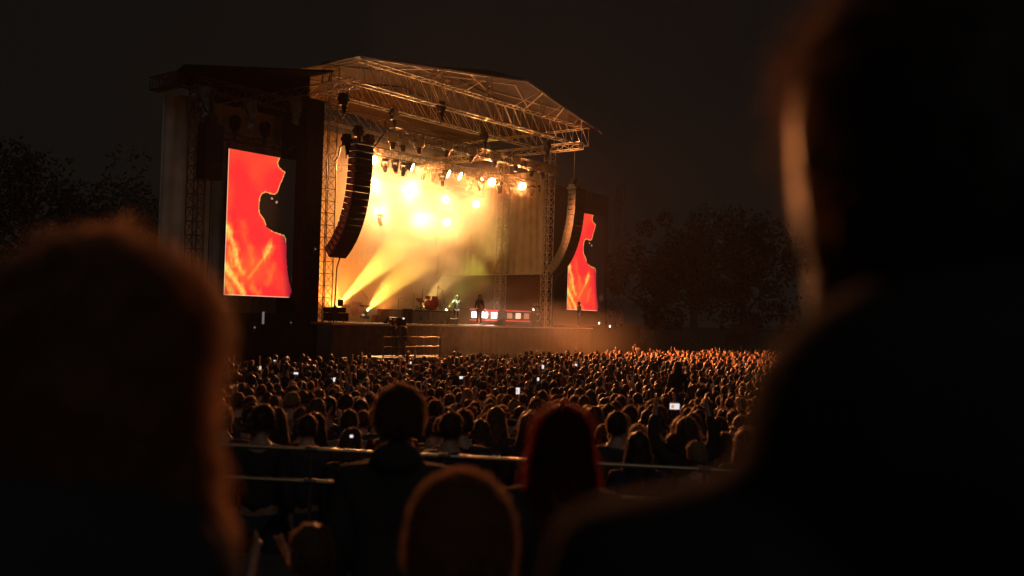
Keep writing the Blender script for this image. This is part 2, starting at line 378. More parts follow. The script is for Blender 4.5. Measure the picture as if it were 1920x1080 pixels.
for x in (0.6, 4.2, 7.0, 11.4, 14.6, 17.6):
    k, z, fr = roofpt(x, 0)
    bar('rafter', rp(x, fr), (x-1.2 if x < xm else x+1.2, -3.0, TOP+1.2), 0.045, ALU, roof)
    bar('rafter', (x, -3.2, TOP+1.2), rp(x, min(-3.3, fr+0.3)), 0.03, ALU, roof)
for y in (-0.5, 4, 9):     # cross rafters under the sheet
    for a, b in ((xl_+0.3, xm), (xm, xr_-0.3)):
        bar('cross_rafter', rp(a, y), rp(b, y), 0.05, STEEL, roof)
for x, y in ((4.9, -3.2), (9.2, -3.2), (14.3, -3.2), (9.2, 0.15), (14.3, 0.15), (17.2, -3.2)):
    t_ = empty('ladder_post', parent=roof); zt = rp(x, y)[2]
    for dx in (-0.22, 0.22): bar('chord', (x+dx, y, TOP+1.2), (x+dx, y, zt-0.05), 0.03, ALU, t_)
    nr = max(2, int((zt-TOP-1.2)/0.4))
    for i in range(nr):
        z0_ = TOP+1.2+(zt-TOP-1.3)*i/nr; z1_ = TOP+1.2+(zt-TOP-1.3)*(i+1)/nr
        bar('rung', (x-0.22, y, z1_), (x+0.22, y, z1_), 0.018, ALU, t_); bar('rung', (x-0.22, y, z0_), (x+0.22, y, z1_), 0.016, ALU, t_)
for a, b in ((2.2, 6.9), (6.9, 11.4), (11.4, 16.0)):
    bar('purlin', rp(a, -1.0), rp(b, -3.3), 0.04, ALU, roof); bar('purlin', rp(b, -1.0), rp(a, -3.3), 0.04, ALU, roof)
# dark black legs / hoist blocks along girders
def hoist(p, L_, label, m=BLACK):
    t_ = empty('chain_hoist', p, 0, label, 'chain hoist', 'chain hoists hanging under the roof girders')
    q = MB(); q.box((-0.17, -0.15, -0.3), (0.17, 0.15, 0.28)); q.tube([(-0.3, 0, 0), (0.3, 0, 0)], 0.13, 8); q.build('motor', m, t_)
    q = MB(); q.tube([(0.08, 0, -0.28), (0.08, 0, -0.75)], [0.14, 0.07], 8); q.build('chain_bag', BLACKC, t_)
    q = MB(); q.tube([(0, 0, 0.28), (0, 0, L_)], 0.018, 5); q.build('chain', STEEL, t_)
    q = MB(); q.tube([(0, 0, -0.3), (0, 0, -0.95)], 0.03, 5); q.build('hook', STEEL, t_)
    return t_
for (px, py, Y, top, lab) in ((650, 262, -2.5, 2.9, 'black chain hoist directly over the left speaker column'), (672, 246, -1.8, 2.3, 'black chain hoist between the left speaker column and the first pale dome'),
      (739, 214, -1.0, 1.0, 'black chain hoist at the left end of the front light truss'), (644, 186, -2.6, 0.6, 'small black hoist under the left roof corner'), (693, 262, -1.0, 1.6, 'pale hooded hoist right of the left speaker column top'),
      (908, 255, -1.0, 0.9, 'dark hoist over the middle of the front light truss'), (1026, 272, -2.0, 0.5, 'dark hoist under the right end of the front girder'), (1076, 343, -2.5, 3.2, 'brown chain hoist directly over the right speaker column'), (827, 200, -3.3, 0.5, 'black cylindrical hoist among the roof girders')):
    p = at_y(px, py, Y); hoist(p, max(0.3, TOP-p.z), lab)

# light trusses
LTF = empty('light_truss', (0, 0, 0), 0, 'front light truss hung with pale rain domes under the roof girder', 'truss', 'horizontal light trusses')
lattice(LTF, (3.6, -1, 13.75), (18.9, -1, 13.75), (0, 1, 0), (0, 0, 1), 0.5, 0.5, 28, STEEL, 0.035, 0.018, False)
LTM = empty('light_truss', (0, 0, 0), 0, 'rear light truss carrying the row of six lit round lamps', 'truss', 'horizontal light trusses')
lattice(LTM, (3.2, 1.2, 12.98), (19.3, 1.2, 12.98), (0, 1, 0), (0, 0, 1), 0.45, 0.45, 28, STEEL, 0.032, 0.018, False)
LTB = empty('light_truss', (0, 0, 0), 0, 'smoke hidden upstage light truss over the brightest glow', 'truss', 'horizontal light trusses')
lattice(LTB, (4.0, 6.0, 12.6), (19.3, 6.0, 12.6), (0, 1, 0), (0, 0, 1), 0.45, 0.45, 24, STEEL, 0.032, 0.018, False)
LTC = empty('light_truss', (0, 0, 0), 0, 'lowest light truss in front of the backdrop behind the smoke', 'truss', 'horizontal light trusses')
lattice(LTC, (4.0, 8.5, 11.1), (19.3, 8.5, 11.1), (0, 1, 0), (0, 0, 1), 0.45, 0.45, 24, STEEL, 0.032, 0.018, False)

AIM = Vector((-22, -32, 2.5)); AIM2 = Vector((24, -24, 1.5))
def spot(parent, loc, target, power, col, size, blend=0.6, rad=0.12):
    l = bpy.data.lights.new('lamp_beam', 'SPOT'); l.energy = power; l.color = col; l.spot_size = math.radians(size); l.spot_blend = blend; l.shadow_soft_size = rad
    o = bpy.data.objects.new('lamp_beam', l); C.objects.link(o); o.location = loc; o.parent = parent
    wl = parent.matrix_world.translation if parent else Vector()
    d = Vector(target)-(Vector(parent.location) + Vector(loc) if parent else Vector(loc))
    o.rotation_euler = d.to_track_quat('-Z', 'Y').to_euler(); return o
def par_lamp(p, target, power, label, col=(1.0, 0.28, 0.075), size=62, r=0.19, emit=LAMPM):
    p = Vector(p); t_ = empty('stage_lamp', p, 0, label, 'stage lamp', 'lit round stage lamps on the trusses')
    d = (Vector(target)-p).normalized(); M = d.to_track_quat('Z', 'Y').to_matrix().to_4x4()
    q = MB(); pts = [M @ Vector((0, 0, z)) for z in (-0.4, -0.3, -0.02, 0.06)]; q.tube(pts, [r*0.5, r*0.95, r, r*1.12], 14, False)
    q.tube([M @ Vector((0, 0, -0.4)), M @ Vector((0, 0, -0.38))], r*0.5, 14); q.build('can', BLACK, t_, smooth=True)
    q = MB(); q.tube([M @ Vector((0, 0, 0.0)), M @ Vector((0, 0, 0.03))], r*0.98, 18); q.build('lens', emit, t_)
    q = MB(); q.tube([(-r*1.2, 0, 0), (-r*1.2, 0, 0.35), (r*1.2, 0, 0.35), (r*1.2, 0, 0)], 0.02, 5); q.tube([(0, 0, 0.35), (0, 0, 0.55)], 0.03, 6); q.build('yoke', STEEL, t_)
    if power: spot(t_, d*0.1, target, power, col, size)
    return t_
POW = 3600
k6 = ['first lit round lamp beside the left speaker column', 'second lit round lamp from the left speaker column', 'left lamp of the close lit pair on the rear light truss', 'right lamp of the close lit pair on the rear light truss', 'lit round lamp right of the close pair', 'last lit round lamp toward the right tower']
for (px, py), lb in zip(((700, 300), (772, 314), (840, 326), (862, 330), (922, 341), (979, 349)), k6):
    par_lamp(at_y(px, py, 1.0), AIM if px in (700, 922, 979) else AIM2, POW*(8.3 if px != 979 else 5.5), lb, r=0.25, size=78)
for (px, py), lb, pw in zip(((700, 342), (765, 355), (835, 374), (893, 383)), ['blazing lamp high in the smoke left of the brightest glow', 'blazing lamp at the heart of the brightest smoke glow', 'smaller lit lamp in thin smoke below the close pair', 'small lit lamp right of the smoke bank'], (1.9, 2.4, 0.7, 0.6)):
    par_lamp(at_y(px, py, 5.8), AIM, POW*pw, lb, r=0.24, size=70, col=(1.0, 0.50, 0.19))
for (px, py), lb, pw in zip(((710, 400), (790, 410), (838, 417)), ['blazing low lamp glowing through smoke at left', 'blazing low lamp glowing through smoke in the middle', 'blazing low lamp at the right end of the smoke glow'], (2.1, 2.1, 1.5)):
    par_lamp(at_y(px, py, 8.3), AIM, POW*pw, lb, r=0.26, size=70, col=(1.0, 0.48, 0.17))

def moving_head(p, tilt, yaw_, label, dome=False, lens=None, s=1.0, group='unlit moving heads hanging on the rear light truss'):
    t_ = empty('moving_head_light', p, yaw_, label, 'moving light', group); t_.scale = (s, s, s)
    q = MB(); q.box((-0.17, -0.2, -0.12), (0.17, 0.2, 0.06)); q.build('base', BLACK, t_)
    q = MB(); q.box((-0.22, -0.05, -0.45), (-0.17, 0.05, -0.12)); q.box((0.17, -0.05, -0.45), (0.22, 0.05, -0.12)); q.build('yoke', BLACK, t_)
    d = Vector((0, -math.sin(tilt), -math.cos(tilt))); c = Vector((0, 0, -0.42))
    q = MB(); q.tube([c-d*0.22, c-d*0.1, c+d*0.12, c+d*0.3, c+d*0.34], [0.08, 0.15, 0.15, 0.115, 0.115], 12); q.build('head', BLACK, t_, smooth=True)
    q = MB(); q.tube([c+d*0.342, c+d*0.355], 0.1, 12); q.build('lens', lens or STEEL, t_)
    if dome:
        q = MB(); q.tube([(0, 0, -0.38), (0, 0, -0.3), (0, 0, 0.08), (0, 0, 0.12)], [0.27, 0.31, 0.33, 0.2], 14); q.build('rain_dome', DOME, t_, smooth=True)
    return t_
gd = 'moving lights in pale rain domes on the front light truss'
DOMES = []
for i, (px, py) in enumerate(((737, 254), (756, 260), (786, 264), (840, 270), (886, 281), (928, 290), (967, 299), (998, 309), (1017, 313), (1036, 320))):
    t_ = moving_head(at_y(px, py, -1.1), random.uniform(-0.5, 0.6), random.uniform(-0.6, 0.6), 'moving light in a rain dome, ' + ['leftmost on the front light truss', 'second from the left end of the front truss', 'third from the left, before the first wide gap', 'between two wide gaps left of centre', 'just right of the truss centre', 'fifth from the right end', 'fourth from the right end', 'left one of the close trio at the right end', 'middle one of the close trio at the right end', 'right end one in front of the yellow tower'][i], True, s=1.0, group=gd)
    DOMES.append(t_)
for i, tg in ((1, (4, -3.6, 16.2)), (4, (9.5, -3.6, 16.2)), (6, (13.5, -3.6, 16.2)), (8, (17.5, -3.6, 16.2))):
    spot(DOMES[i], (0, -0.5, 0.1), tg, 400, (1.0, 0.38, 0.12), 150, 0.9, 0.1)  # uplights added to these heads to brighten the front girder
for i, (px, py) in enumerate(((722, 303), (741, 305), (757, 310), (794, 318), (813, 322), (829, 330), (882, 338), (902, 340), (937, 347), (958, 350), (997, 352), (1014, 352))):
    lens = REDL if i in (1, 6, 8, 10) else None
    moving_head(at_y(px, py-3, 1.2), random.uniform(-0.5, 0.6), random.uniform(-0.6, 0.6), 'small black moving light %s, %s' % ('showing a red lens' if lens else 'unlit', ['right beside the first lit lamp', 'left of the second lit lamp', 'just left of the second lit lamp', 'right of the second lit lamp', 'halfway to the close lit pair', 'just left of the close lit pair', 'just right of the close lit pair', 'left of the fifth lit lamp', 'right of the fifth lit lamp', 'left of the last lit lamp', 'right of the last lit lamp', 'next to the right front tower'][i]), False, lens, 0.95)

# beam lights on the deck
def floor_beam(p, tgt, power, label, col, size, soft=0.35):
    t_ = empty('floor_light', p, 0, label, 'stage light', 'floor lights throwing beams up across the stage')
    d = (Vector(tgt)-Vector(p)).normalized()
    q = MB(); q.box((-0.2, -0.2, -0.3), (0.2, 0.2, -0.12)); q.build('base', BLACK, t_)
    q = MB(); q.tube([-d*0.2, d*0.02, d*0.14], [0.1, 0.15, 0.13], 12, False); q.build('head', BLACK, t_, smooth=True)
    q = MB(); q.tube([d*0.08, d*0.1], 0.11, 14); q.build('lens', LAMPM, t_)
    spot(t_, d*0.16, tgt, power, col, size, soft, 0.03)
floor_beam(at_y(627, 578, 4), at_y(712, 495, 4.6), 90000, 'floor light throwing a wide yellow beam beside the left tower', (1.0, 0.6, 0.1), 17)
floor_beam(at_y(684, 588, 3), at_y(782, 475, 5.6), 115000, 'floor light throwing the long yellow beam from the left of the deck', (1.0, 0.62, 0.09), 23)
floor_beam(at_y(780, 588, 4.4), at_y(862, 500, 5.0), 12000, 'floor light throwing a soft amber beam behind the draped riser', (1.0, 0.7, 0.2), 24, 1.0)
floor_beam(at_y(838, 580, 4.4), at_y(905, 498, 8.0), 4000, 'floor light throwing a soft green beam behind the singer', (0.75, 0.85, 0.12), 26, 1.0)
# a beam from above
t_ = moving_head(at_y(712, 402, 6.0), 0.4, 0.3, 'moving light high in the smoke throwing a thin beam down', group=None)
spot(t_, (0, 0, -0.5), at_y(775, 500, 5.2), 40000, (1.0, 0.75, 0.3), 6, 0.3, 0.03)
t_ = moving_head((13.2, 0.9, 12.6), 0.4, 0.3, 'moving light throwing a red beam up to the canopy edge', group=None)
spot(t_, (0, 0, 0.5), (6.5, -4.9, 16.9), 2500, (1.0, 0.05, 0.06), 22, 0.5, 0.05)
# orange wash lights low at the back wall
for i, x in enumerate((4.5, 9.0, 13.5)):
    t_ = empty('wash_light', (x, 9.3, DZ+0.3), 0, ['orange wash light on the deck at the left foot of the backdrop', 'orange wash light on the deck at the middle of the backdrop', 'orange wash light on the deck at the right foot of the backdrop'][i], 'stage light', 'wash lights at the foot of the backdrop')
    q = MB(); q.box((-0.35, -0.12, -0.28), (0.35, 0.12, 0.05)); q.build('housing', BLACK, t_)
    q = MB(); q.box((-0.31, -0.1, 0.051), (0.31, 0.1, 0.06)); q.build('lens', DIML, t_)
    spot(t_, (0, 0, 0.1), (x, 10.4, 8), (17000, 9000, 1500)[i], (1.0, 0.30, 0.05), 130, 0.8, 0.1)

# ------------------------------------------------------------------ line arrays
def line_array(x, y, z, n, label, cls=PANELM, sgn=1):
    t_ = empty('line_array_speaker', (x, y, 0), 0, label, 'speaker column', 'curved speaker columns hung beside the stage')
    wd = 1.12; hf = 0.345; hb_ = 0.27; dp = 0.62
    a = 0.0; pos = Vector((0, 0, z))
    q = MB(); q.box((-wd/2, -0.05, 0.02), (wd/2, dp+0.15, 0.12), Matrix.Translation((0, 0, z))); q.box((-0.08, 0.1, 0.12), (0.08, 0.3, 0.5), Matrix.Translation((0, 0, z))); q.box((-0.4, 0.2, 0.12), (-0.28, 0.7, 0.35), Matrix.Translation((0, 0, z))); q.build('rigging_frame', STEEL, t_)
    prof = [(0, 0), (0, -hf), (dp, -hf+0.05), (dp, -0.05)]
    body = MB(); vs = [(sx_*wd/2, yy, zz) for sx_ in (-1, 1) for yy, zz in ((0, -0.004), (0, -hf+0.004), (dp, -hf+0.035), (dp, -0.03))]
    body.add(vs, [(0, 1, 2, 3), (7, 6, 5, 4), (0, 4, 5, 1), (1, 5, 6, 2), (2, 6, 7, 3), (3, 7, 4, 0)]); bme = body.mesh('cabinet', CABSIDE)
    g_ = MB(); g_.box((-wd/2+0.03, -0.02, -hf+0.035), (wd/2-0.03, -0.001, -0.035)); gme = g_.mesh('grille', GRILLE)
    p_ = MB()
    for sx_ in (-1, 1):
        x0, x1 = sorted((sx_*(wd/2+0.001), sx_*(wd/2+0.018)))
        if sx_ > 0: continue
        p_.box((x0, 0.1, -hf+0.08), (x1, 0.34, -0.08)); h_ = MB(); h_.box((x0, 0.40, -hf+0.11), (x1, 0.5, -0.19)); hme_ = h_.mesh('handle_plate', cls); h_ = MB(); h_.box((x0, 0.40, -0.16), (x1, 0.5, -0.09)); hm2_ = h_.mesh('handle_plate', cls)
    pme = p_.mesh('side_plate', cls)
    for i in range(n):
        a += math.radians(0.4+0.27*i)
        M = Matrix.Translation(pos) @ Matrix.Rotation(-a, 4, 'X').inverted()
        c = link('cabinet', bme, None, t_, M); link('grille', gme, None, c); link('side_plate', pme, None, c); link('handle_plate', hme_, None, c); link('handle_plate', hm2_, None, c)
        pos = pos + Vector((0, math.sin(a)*hf, -math.cos(a)*hf))
    tube('cable', [(0, dp+0.1, z+0.2), (0.1, dp+0.25, z-2), (0.05, dp+0.6, z-4.5), (0, 1.9, z-6.2), (0, 2.0, DZ)], 0.035, BLACK, t_)
    return t_
line_array(-0.1, -3.0, 12.25, 18, 'big dark curved speaker column silhouetted against the glowing smoke')
line_array(19.0, -3.0, 12.35, 18, 'curved speaker column with lit side plates hung right of the stage', mat('lit_side_plate', (0.075, 0.062, 0.045), 0.5, 0.1, 0.15, 10))

# ------------------------------------------------------------------ LED screens
SIL = [(0.652,1.003),(0.623,0.964),(0.635,0.937),(0.69,0.913),(0.729,0.905),(0.708,0.875),(0.69,0.843),(0.665,0.814),(0.646,0.773),(0.627,0.744),(0.585,0.727),(0.525,0.731),(0.473,0.737),(0.433,0.722),(0.408,0.693),(0.4,0.642),(0.408,0.587),(0.465,0.551),(0.498,0.508),(0.571,0.474),(0.644,0.461),(0.74,0.448),(0.767,0.417),(0.773,0.303),(0.798,0.179),(0.825,0.11),(0.865,0.048),(0.825,0.0)]
POLY = [(0, -0.01)] + [(0, 1.01)] + SIL
def inside(u, v):
    c = False; n = len(POLY); j = n-1
    for i in range(n):
        xi, yi = POLY[i]; xj, yj = POLY[j]
        if (yi > v) != (yj > v) and u < (xj-xi)*(v-yi)/(yj-yi)+xi: c = not c
        j = i
    return c
def segd(u, v, a, b):
    ax, ay = a; bx, by = b; dx, dy = bx-ax, by-ay; tt = max(0, min(1, ((u-ax)*dx+(v-ay)*dy)/(dx*dx+dy*dy+1e-9)))
    return math.hypot((u-ax-tt*dx)*0.66, v-ay-tt*dy)
LW, LH = 4.8, 7.26
ST = [((0.01, 0.46), (0.05, 0.41)), ((0.05, 0.41), (0.12, 0.32)), ((0.12, 0.32), (0.15, 0.22)), ((0.15, 0.22), (0.23, 0.16)), ((0.01, 0.2), (0.09, 0.14)), ((0.09, 0.14), (0.24, 0.02)), ((0.56, 0.36), (0.49, 0.28)), ((0.49, 0.28), (0.3, 0.13))]
SW = [0.036, 0.026, 0.026, 0.022, 0.034, 0.026, 0.026, 0.016]; SA = [1.0, 0.8, 0.9, 0.6, 1.0, 0.9, 0.9, 0.3]
ST += [((0.05, 0.33), (0.09, 0.2)), ((0.02, 0.09), (0.1, 0.0)), ((0.34, 0.06), (0.42, 0.02)), ((0.3, 0.34), (0.34, 0.24)), ((0.6, 0.22), (0.55, 0.1)), ((0.2, 0.5), (0.24, 0.38))]
SW += [0.02, 0.03, 0.03, 0.03, 0.03, 0.035]; SA += [0.4, 0.5, 0.22, 0.16, 0.14, 0.10]
def led_col(u, v):
    nzv = noise.noise(Vector((u*6, v*9, 3.1))); n2 = noise.noise(Vector((u*30, v*40, 1.0)))
    if inside(u, v):
        r, g_, b = 1.0, 0.03, 0.032
        o = max(0, noise.noise(Vector((u*3+5, v*3.5, 0.3)))+0.15)*0.10 + 0.012*n2
        g_ += o
        y = 0
        for (a, bb), w_, am in zip(ST, SW, SA):
            dd = segd(u, v, a, bb)/(w_*(1+0.7*noise.noise(Vector((u*16, v*16, 9)))))
            y = max(y, am*math.exp(-dd*dd*1.3))
        g_ += 0.68*y*(0.8+0.4*n2); b += 0.10*y*y
        # glossy dark slit on the silhouetted shirt
        if segd(u, v, (0.5, 0.5), (0.6, 0.47)) < 0.006: return (0.06, 0.01, 0.005)
        if u > 0.66 and v < 0.45:
            k = max(0, min(1, (u-0.66-(0.45-v)*0.22)/0.10)); r *= 1-0.75*k; g_ *= 1-0.6*k
        de = min(segd(u, v, SIL[i], SIL[i+1]) for i in range(len(SIL)-1))
        if de < 0.008 and v > 0.4: g_ += 0.35; b += 0.06
        if u < 0.012 or v < 0.008: g_ += 0.4; b += 0.25
        return (r, g_, b)
    d0 = 0.0
    for a in ((0.56, 0.70), (0.62, 0.68)):
        if math.hypot((u-a[0]), (v-a[1])*1.5) < 0.014: return (0.5, 0.3, 0.2)
    k = max(0, 0.018 + 0.05*math.exp(-((u-0.93)**2*200+(v-0.14)**2*700)))
    return (k*0.7, k*0.3, k*0.22) if k > 0.03 else (0.005, 0.0035, 0.0025)
nu, nv = 110, 166
vs = []; fs = []; cols = []
for j in range(nv+1):
    for i in range(nu+1): vs.append((LW*i/nu, 0, LH*j/nv))
for j in range(nv):
    for i in range(nu):
        a = j*(nu+1)+i; fs.append((a, a+1, a+nu+2, a+nu+1)); c = led_col((i+0.5)/nu, (j+0.5)/nv); cols += [c[0], c[1], c[2], 1]
lme = bpy.data.meshes.new('picture'); lme.from_pydata(vs, [], fs); at = lme.attributes.new('picture', 'FLOAT_COLOR', 'FACE'); at.data.foreach_set('color', cols)
LM = bpy.data.materials.new('led_picture'); LM.use_nodes = True; t = LM.node_tree; p = t.nodes['Principled BSDF']
an = t.nodes.new('ShaderNodeAttribute'); an.attribute_name = 'picture'; p.inputs['Base Color'].default_value = (0.01, 0.01, 0.01, 1); p.inputs['Roughness'].default_value = 0.5
t.links.new(an.outputs['Color'], p.inputs['Emission Color']); p.inputs['Emission Strength'].default_value = 1.0
lme.materials.append(LM)
def led(x, label):
    t_ = empty('video_screen', (x, 1.32, 4.42), 0, label, 'video screen', 'tall video screens either side of the stage')
    link('picture', lme, None, t_)
    q = MB()
    for i in range(4):
        for j in range(6):
            q.box((i*1.2+0.01, 0.01, j*1.21+0.01), (i*1.2+1.19, 0.16, j*1.21+1.2))
    q.build('cabinet_wall', BLACK, t_)
    q = MB(); q.tube([(0.2, 0.3, -0.1), (0.2, 0.3, LH+0.5)], 0.05, 6); q.tube([(LW-0.2, 0.3, -0.1), (LW-0.2, 0.3, LH+0.5)], 0.05, 6); q.tube([(-0.1, 0.3, LH+0.4), (LW+0.1, 0.3, LH+0.4)], 0.06, 6); q.build('hanging_frame', STEEL, t_)
led(-5.19, 'large video screen left of the stage showing a red silhouette picture'); led(23.83, 'video screen right of the stage, its red picture partly behind the speaker column')

# ------------------------------------------------------------------ left wing
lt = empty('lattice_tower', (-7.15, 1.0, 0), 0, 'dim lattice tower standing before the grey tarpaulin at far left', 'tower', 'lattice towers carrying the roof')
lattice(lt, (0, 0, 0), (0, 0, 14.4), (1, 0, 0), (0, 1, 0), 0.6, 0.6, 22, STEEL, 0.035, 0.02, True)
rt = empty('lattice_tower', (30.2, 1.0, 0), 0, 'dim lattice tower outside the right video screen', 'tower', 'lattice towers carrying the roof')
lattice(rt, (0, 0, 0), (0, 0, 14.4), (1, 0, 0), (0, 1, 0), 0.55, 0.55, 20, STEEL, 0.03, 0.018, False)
scr = curtain('tarpaulin_wall', (-8.0, 2.6, 0), (-0.9, 2.6, 0), 1.2, 14.1, SCRIM, 0.05, 12, None, label='grey green tarpaulin wall behind the left video screen and side speaker', cat='tarpaulin')
tube('edge_rope', [(-8.03, 2.55, 1.2), (-8.05, 2.55, 8), (-8.03, 2.55, 14.1)], 0.04, mat('pale_rope', (0.5, 0.5, 0.45)), scr)
dp_ = empty('hanging_speaker', (-7.0, -0.2, 9.8), 0, 'black side speaker hanging left of the video screen', 'speaker')
for i in range(6):
    box('cabinet', (-0.5, 0, i*0.44), (0.5, 0.7, i*0.44+0.43), BLACK, dp_, 0.01)
q = MB(); q.box((-0.25, 0.1, 2.65), (0.2, 0.5, 3.0)); q.tube([(0, 0.3, 3.0), (0, 0.3, 4.2)], [0.14, 0.1], 8); q.build('hoist_motor', BLACK, dp_)
tube('cable', [(0.1, 0.3, 0), (0.1, 0.35, -4), (0.05, 0.4, -8.6)], 0.03, BLACK, dp_)
wt = empty('wing_truss', (0, 0, 0), 0, 'dark truss and roof edge above the left video screen', 'truss')
lattice(wt, (-8.3, 0.9, 14.4), (-0.7, 0.9, 14.4), (0, 1, 0), (0, 0, 1), 0.5, 0.6, 12, STEEL, 0.035, 0.02)
lattice(wt, (-6.2, 1.5, 12.3), (-0.8, 1.5, 12.3), (0, 1, 0), (0, 0, 1), 0.3, 0.3, 10, STEEL, 0.03, 0.016)
lattice(wt, (-8.3, 0.9, 14.4), (-8.3, 3, 14.4), (1, 0, 0), (0, 0, 1), 0.5, 0.6, 8, STEEL, 0.035, 0.02)
for i, (x, lb) in enumerate(((-4.9, 'dark hooded floodlight nearest the side speaker above the left screen'), (-3.1, 'dark hooded floodlight over the middle of the left screen'), (-1.4, 'dark hooded floodlight nearest the left stage tower'))):
    t_ = empty('floodlight', (x, 1.3, 12.75), 0, lb, 'floodlight', 'dark floodlights above the left video screen')
    q = MB(); q.tube([(0, 0, -0.2), (0, 0, 0.1), (0, 0, 0.45), (0, 0, 0.6)], [0.12, 0.28, 0.3, 0.2], 10); q.build('hood', BLACKC, t_, smooth=True)
    q = MB(); q.tube([(0, 0, -0.2), (0, 0, -0.6)], [0.1, 0.05], 6); q.build('bracket', BLACK, t_)
# crumpled plastic at the wing roof
for i, (x, z, lb) in enumerate(((-6.9, 13.3, 'crumpled pale plastic sheet hanging beside the left hoist'), (-4.3, 13.2, 'crumpled pale plastic sheet hanging below the wing truss'), (-1.6, 13.9, 'torn pale plastic strip at the end of the wing truss'))):
    q = MB(); vs = []; fs = []
    for lay in (0, 1):
        for a in range(11):
            for b in range(9):
                u_, v_ = a/10, b/8
                vs.append((x-0.9*u_*(1-0.4*v_)+0.1*math.sin(v_*9+a), 0.35+0.16*math.sin(a*1.7+b)+0.12*noise.noise(Vector((a*.7, b*.5, i)))+0.01*lay, z+0.9-1.5*v_*(0.5+0.5*math.sin(u_*3))))
    for a in range(10):
        for b in range(8): k = a*9+b; fs += [(k, k+1, k+10, k+9), (99+k, 99+k+9, 99+k+10, 99+k+1)]
    q.add(vs, fs); q.build('plastic_sheet', mat('crumpled_plastic', (0.14, 0.135, 0.10), 0.3, 0, 0.3, 3), None, smooth=True, label=lb, cat='plastic sheet', group='crumpled plastic sheets on the left wing')
# wing roof, black
q = MB(); q.add([(-8.7, -0.2, 14.75), (-1.0, -1.4, 16.0), (-1.0, 8, 16.0), (-7.5, 3.5, 14.75), (-8.7, -0.2, 14.85), (-1.0, -1.4, 16.1), (-1.0, 8, 16.1), (-7.5, 3.5, 14.85)], [(0,3,2,1),(4,5,6,7),(0,1,5,4),(1,2,6,5),(2,3,7,6),(3,0,4,7)])
q.build('wing_roof', BLACKC, roof)
# black masking walls of the wings and under the screens
mw_ = box('masking_wall', (-12.5, -0.6, 0.0), (-1.3, 0.2, 3.6), BLACKC, None, label='black masking wall below the left video screen', cat='wall')
box('masking_wall', (22.2, -0.6, 0.0), (31.0, 0.2, 3.3), BLACKC, None, label='black masking wall below the right video screen', cat='wall')
box('masking_drape', (-1.35, 0.0, 0.3), (-0.335, 0.08, 14.8), BLACKC, None, label='black drape strip between left screen and the left stage tower', cat='curtain')
box('masking_drape', (22.0, 2.4, 3.3), (30.6, 2.6, 13.6), mat('dark_brown_cloth', (0.06, 0.045, 0.035), 0.95, 0, 0.2, 1), None, label='dark brown drape behind the right video screen', cat='curtain')
box('masking_drape', (-1.05, 0.5, 3.3), (-0.95, 10.9, 16.4), BLACKC, None, label='black light blocker added upstage behind the left tower', cat='curtain')  # panel added to stop stage light leaking under the wing roof
box('masking_drape', (W+1.3, 0.8, 3.21), (W+1.4, 11, 6.8), mat('rust_cloth', (0.16, 0.07, 0.05), 0.95, 0, 0.2, 1), None, label='dark rust coloured masking under the beige wing drape', cat='curtain')
# tiny work lights and kit in the left wing
for i, (px, py, s_, lb) in enumerate(((493, 596, 0.10, 'small white upright work light in the dark left wing'), (477, 614, 0.07, 'tiny lit gap low in the dark left wing'), (545, 605, 0.05, 'faint work light mid left wing'), (591, 467, 0.05, 'tiny white indicator light beside the left tower'))):
    p = at_y(px, py, -0.75); q = MB(); q.box((-s_, -0.06, -s_*(2.2 if i == 0 else 0.8)), (s_, 0.06, s_*(2.2 if i == 0 else 0.8)))
    t_ = empty('work_light', p, 0, lb, 'work light'); q = MB(); q.box((-s_*.5, -0.05, -s_*(3 if i == 0 else 0.6)), (s_*.5, 0.0, s_*(3 if i == 0 else 0.6))); q.build('diffuser', mat('dim_work_light', (0.8, 0.8, 0.8), 0.4, emit=(0.9, 0.95, 1.0), es=0.12), t_)
    q = MB(); q.box((-s_*.8, 0.001, -s_*3.2), (s_*.8, 0.08, s_*3.2)); q.build('housing', BLACK, t_)
gr = empty('crowd_barrier', (0, 0, 0), 0, 'steel crowd barrier with uprights in front of the stage', 'barrier')
for i in range(44):
    x = -14+i*0.98
    if i % 1 == 0: bar('upright', (x, -5.4, 0), (x, -5.4, 1.15), 0.03, STEEL, gr)
bar('rail', (-14, -5.4, 1.15), (29, -5.4, 1.15), 0.035, STEEL, gr); bar('rail', (-14, -5.4, 0.2), (29, -5.4, 0.2), 0.035, STEEL, gr)

for i in range(7):
    x = 4.2+i*2.1; t_ = empty('subwoofer', (x, -3.1, 0), 0, 'black subwoofer in the pit, %s' % ['nearest the camera platform', 'second from the camera platform', 'third from the camera platform', 'in the middle of the row', 'third from the right tower', 'second from the right tower', 'nearest the right tower'][i], 'subwoofer', 'subwoofers lined up below the deck')
    for z in (0.05, 0.8):
        cb = box('cabinet', (0, 0, z), (1.25, 0.7, z+0.72), BLACK, t_, 0.015); box('grille', (0.06, -0.02, z+0.06), (1.19, -0.004, z+0.66), GRILLE, cb)
# camera platform in the pit
cp = empty('camera_platform', (-2.4, -6.0, 0), 0, 'railed camera platform with horizontal lit rails in front of the stage', 'platform')
q = MB(); q.box((0, -1.2, 1.55), (3.8, 0.6, 1.7)); q.build('floor', DECKM, cp)
for z in (1.75, 2.2, 2.65):
    bar('rail', (0, -1.2, z), (1.35, -1.2, z), 0.03, STEEL, cp); bar('rail', (1.45, -1.2, z), (3.8, -1.2, z), 0.03, STEEL, cp)
for x in (0, 1.4, 3.8):
    bar('post', (x, -1.2, 0), (x, -1.2, 2.7), 0.035, STEEL, cp); bar('post', (x, 0.6, 0), (x, 0.6, 1.6), 0.035, STEEL, cp)
box('front_panel', (0.05, -1.15, 0.05), (3.75, -1.1, 1.5), BLACKC, cp)

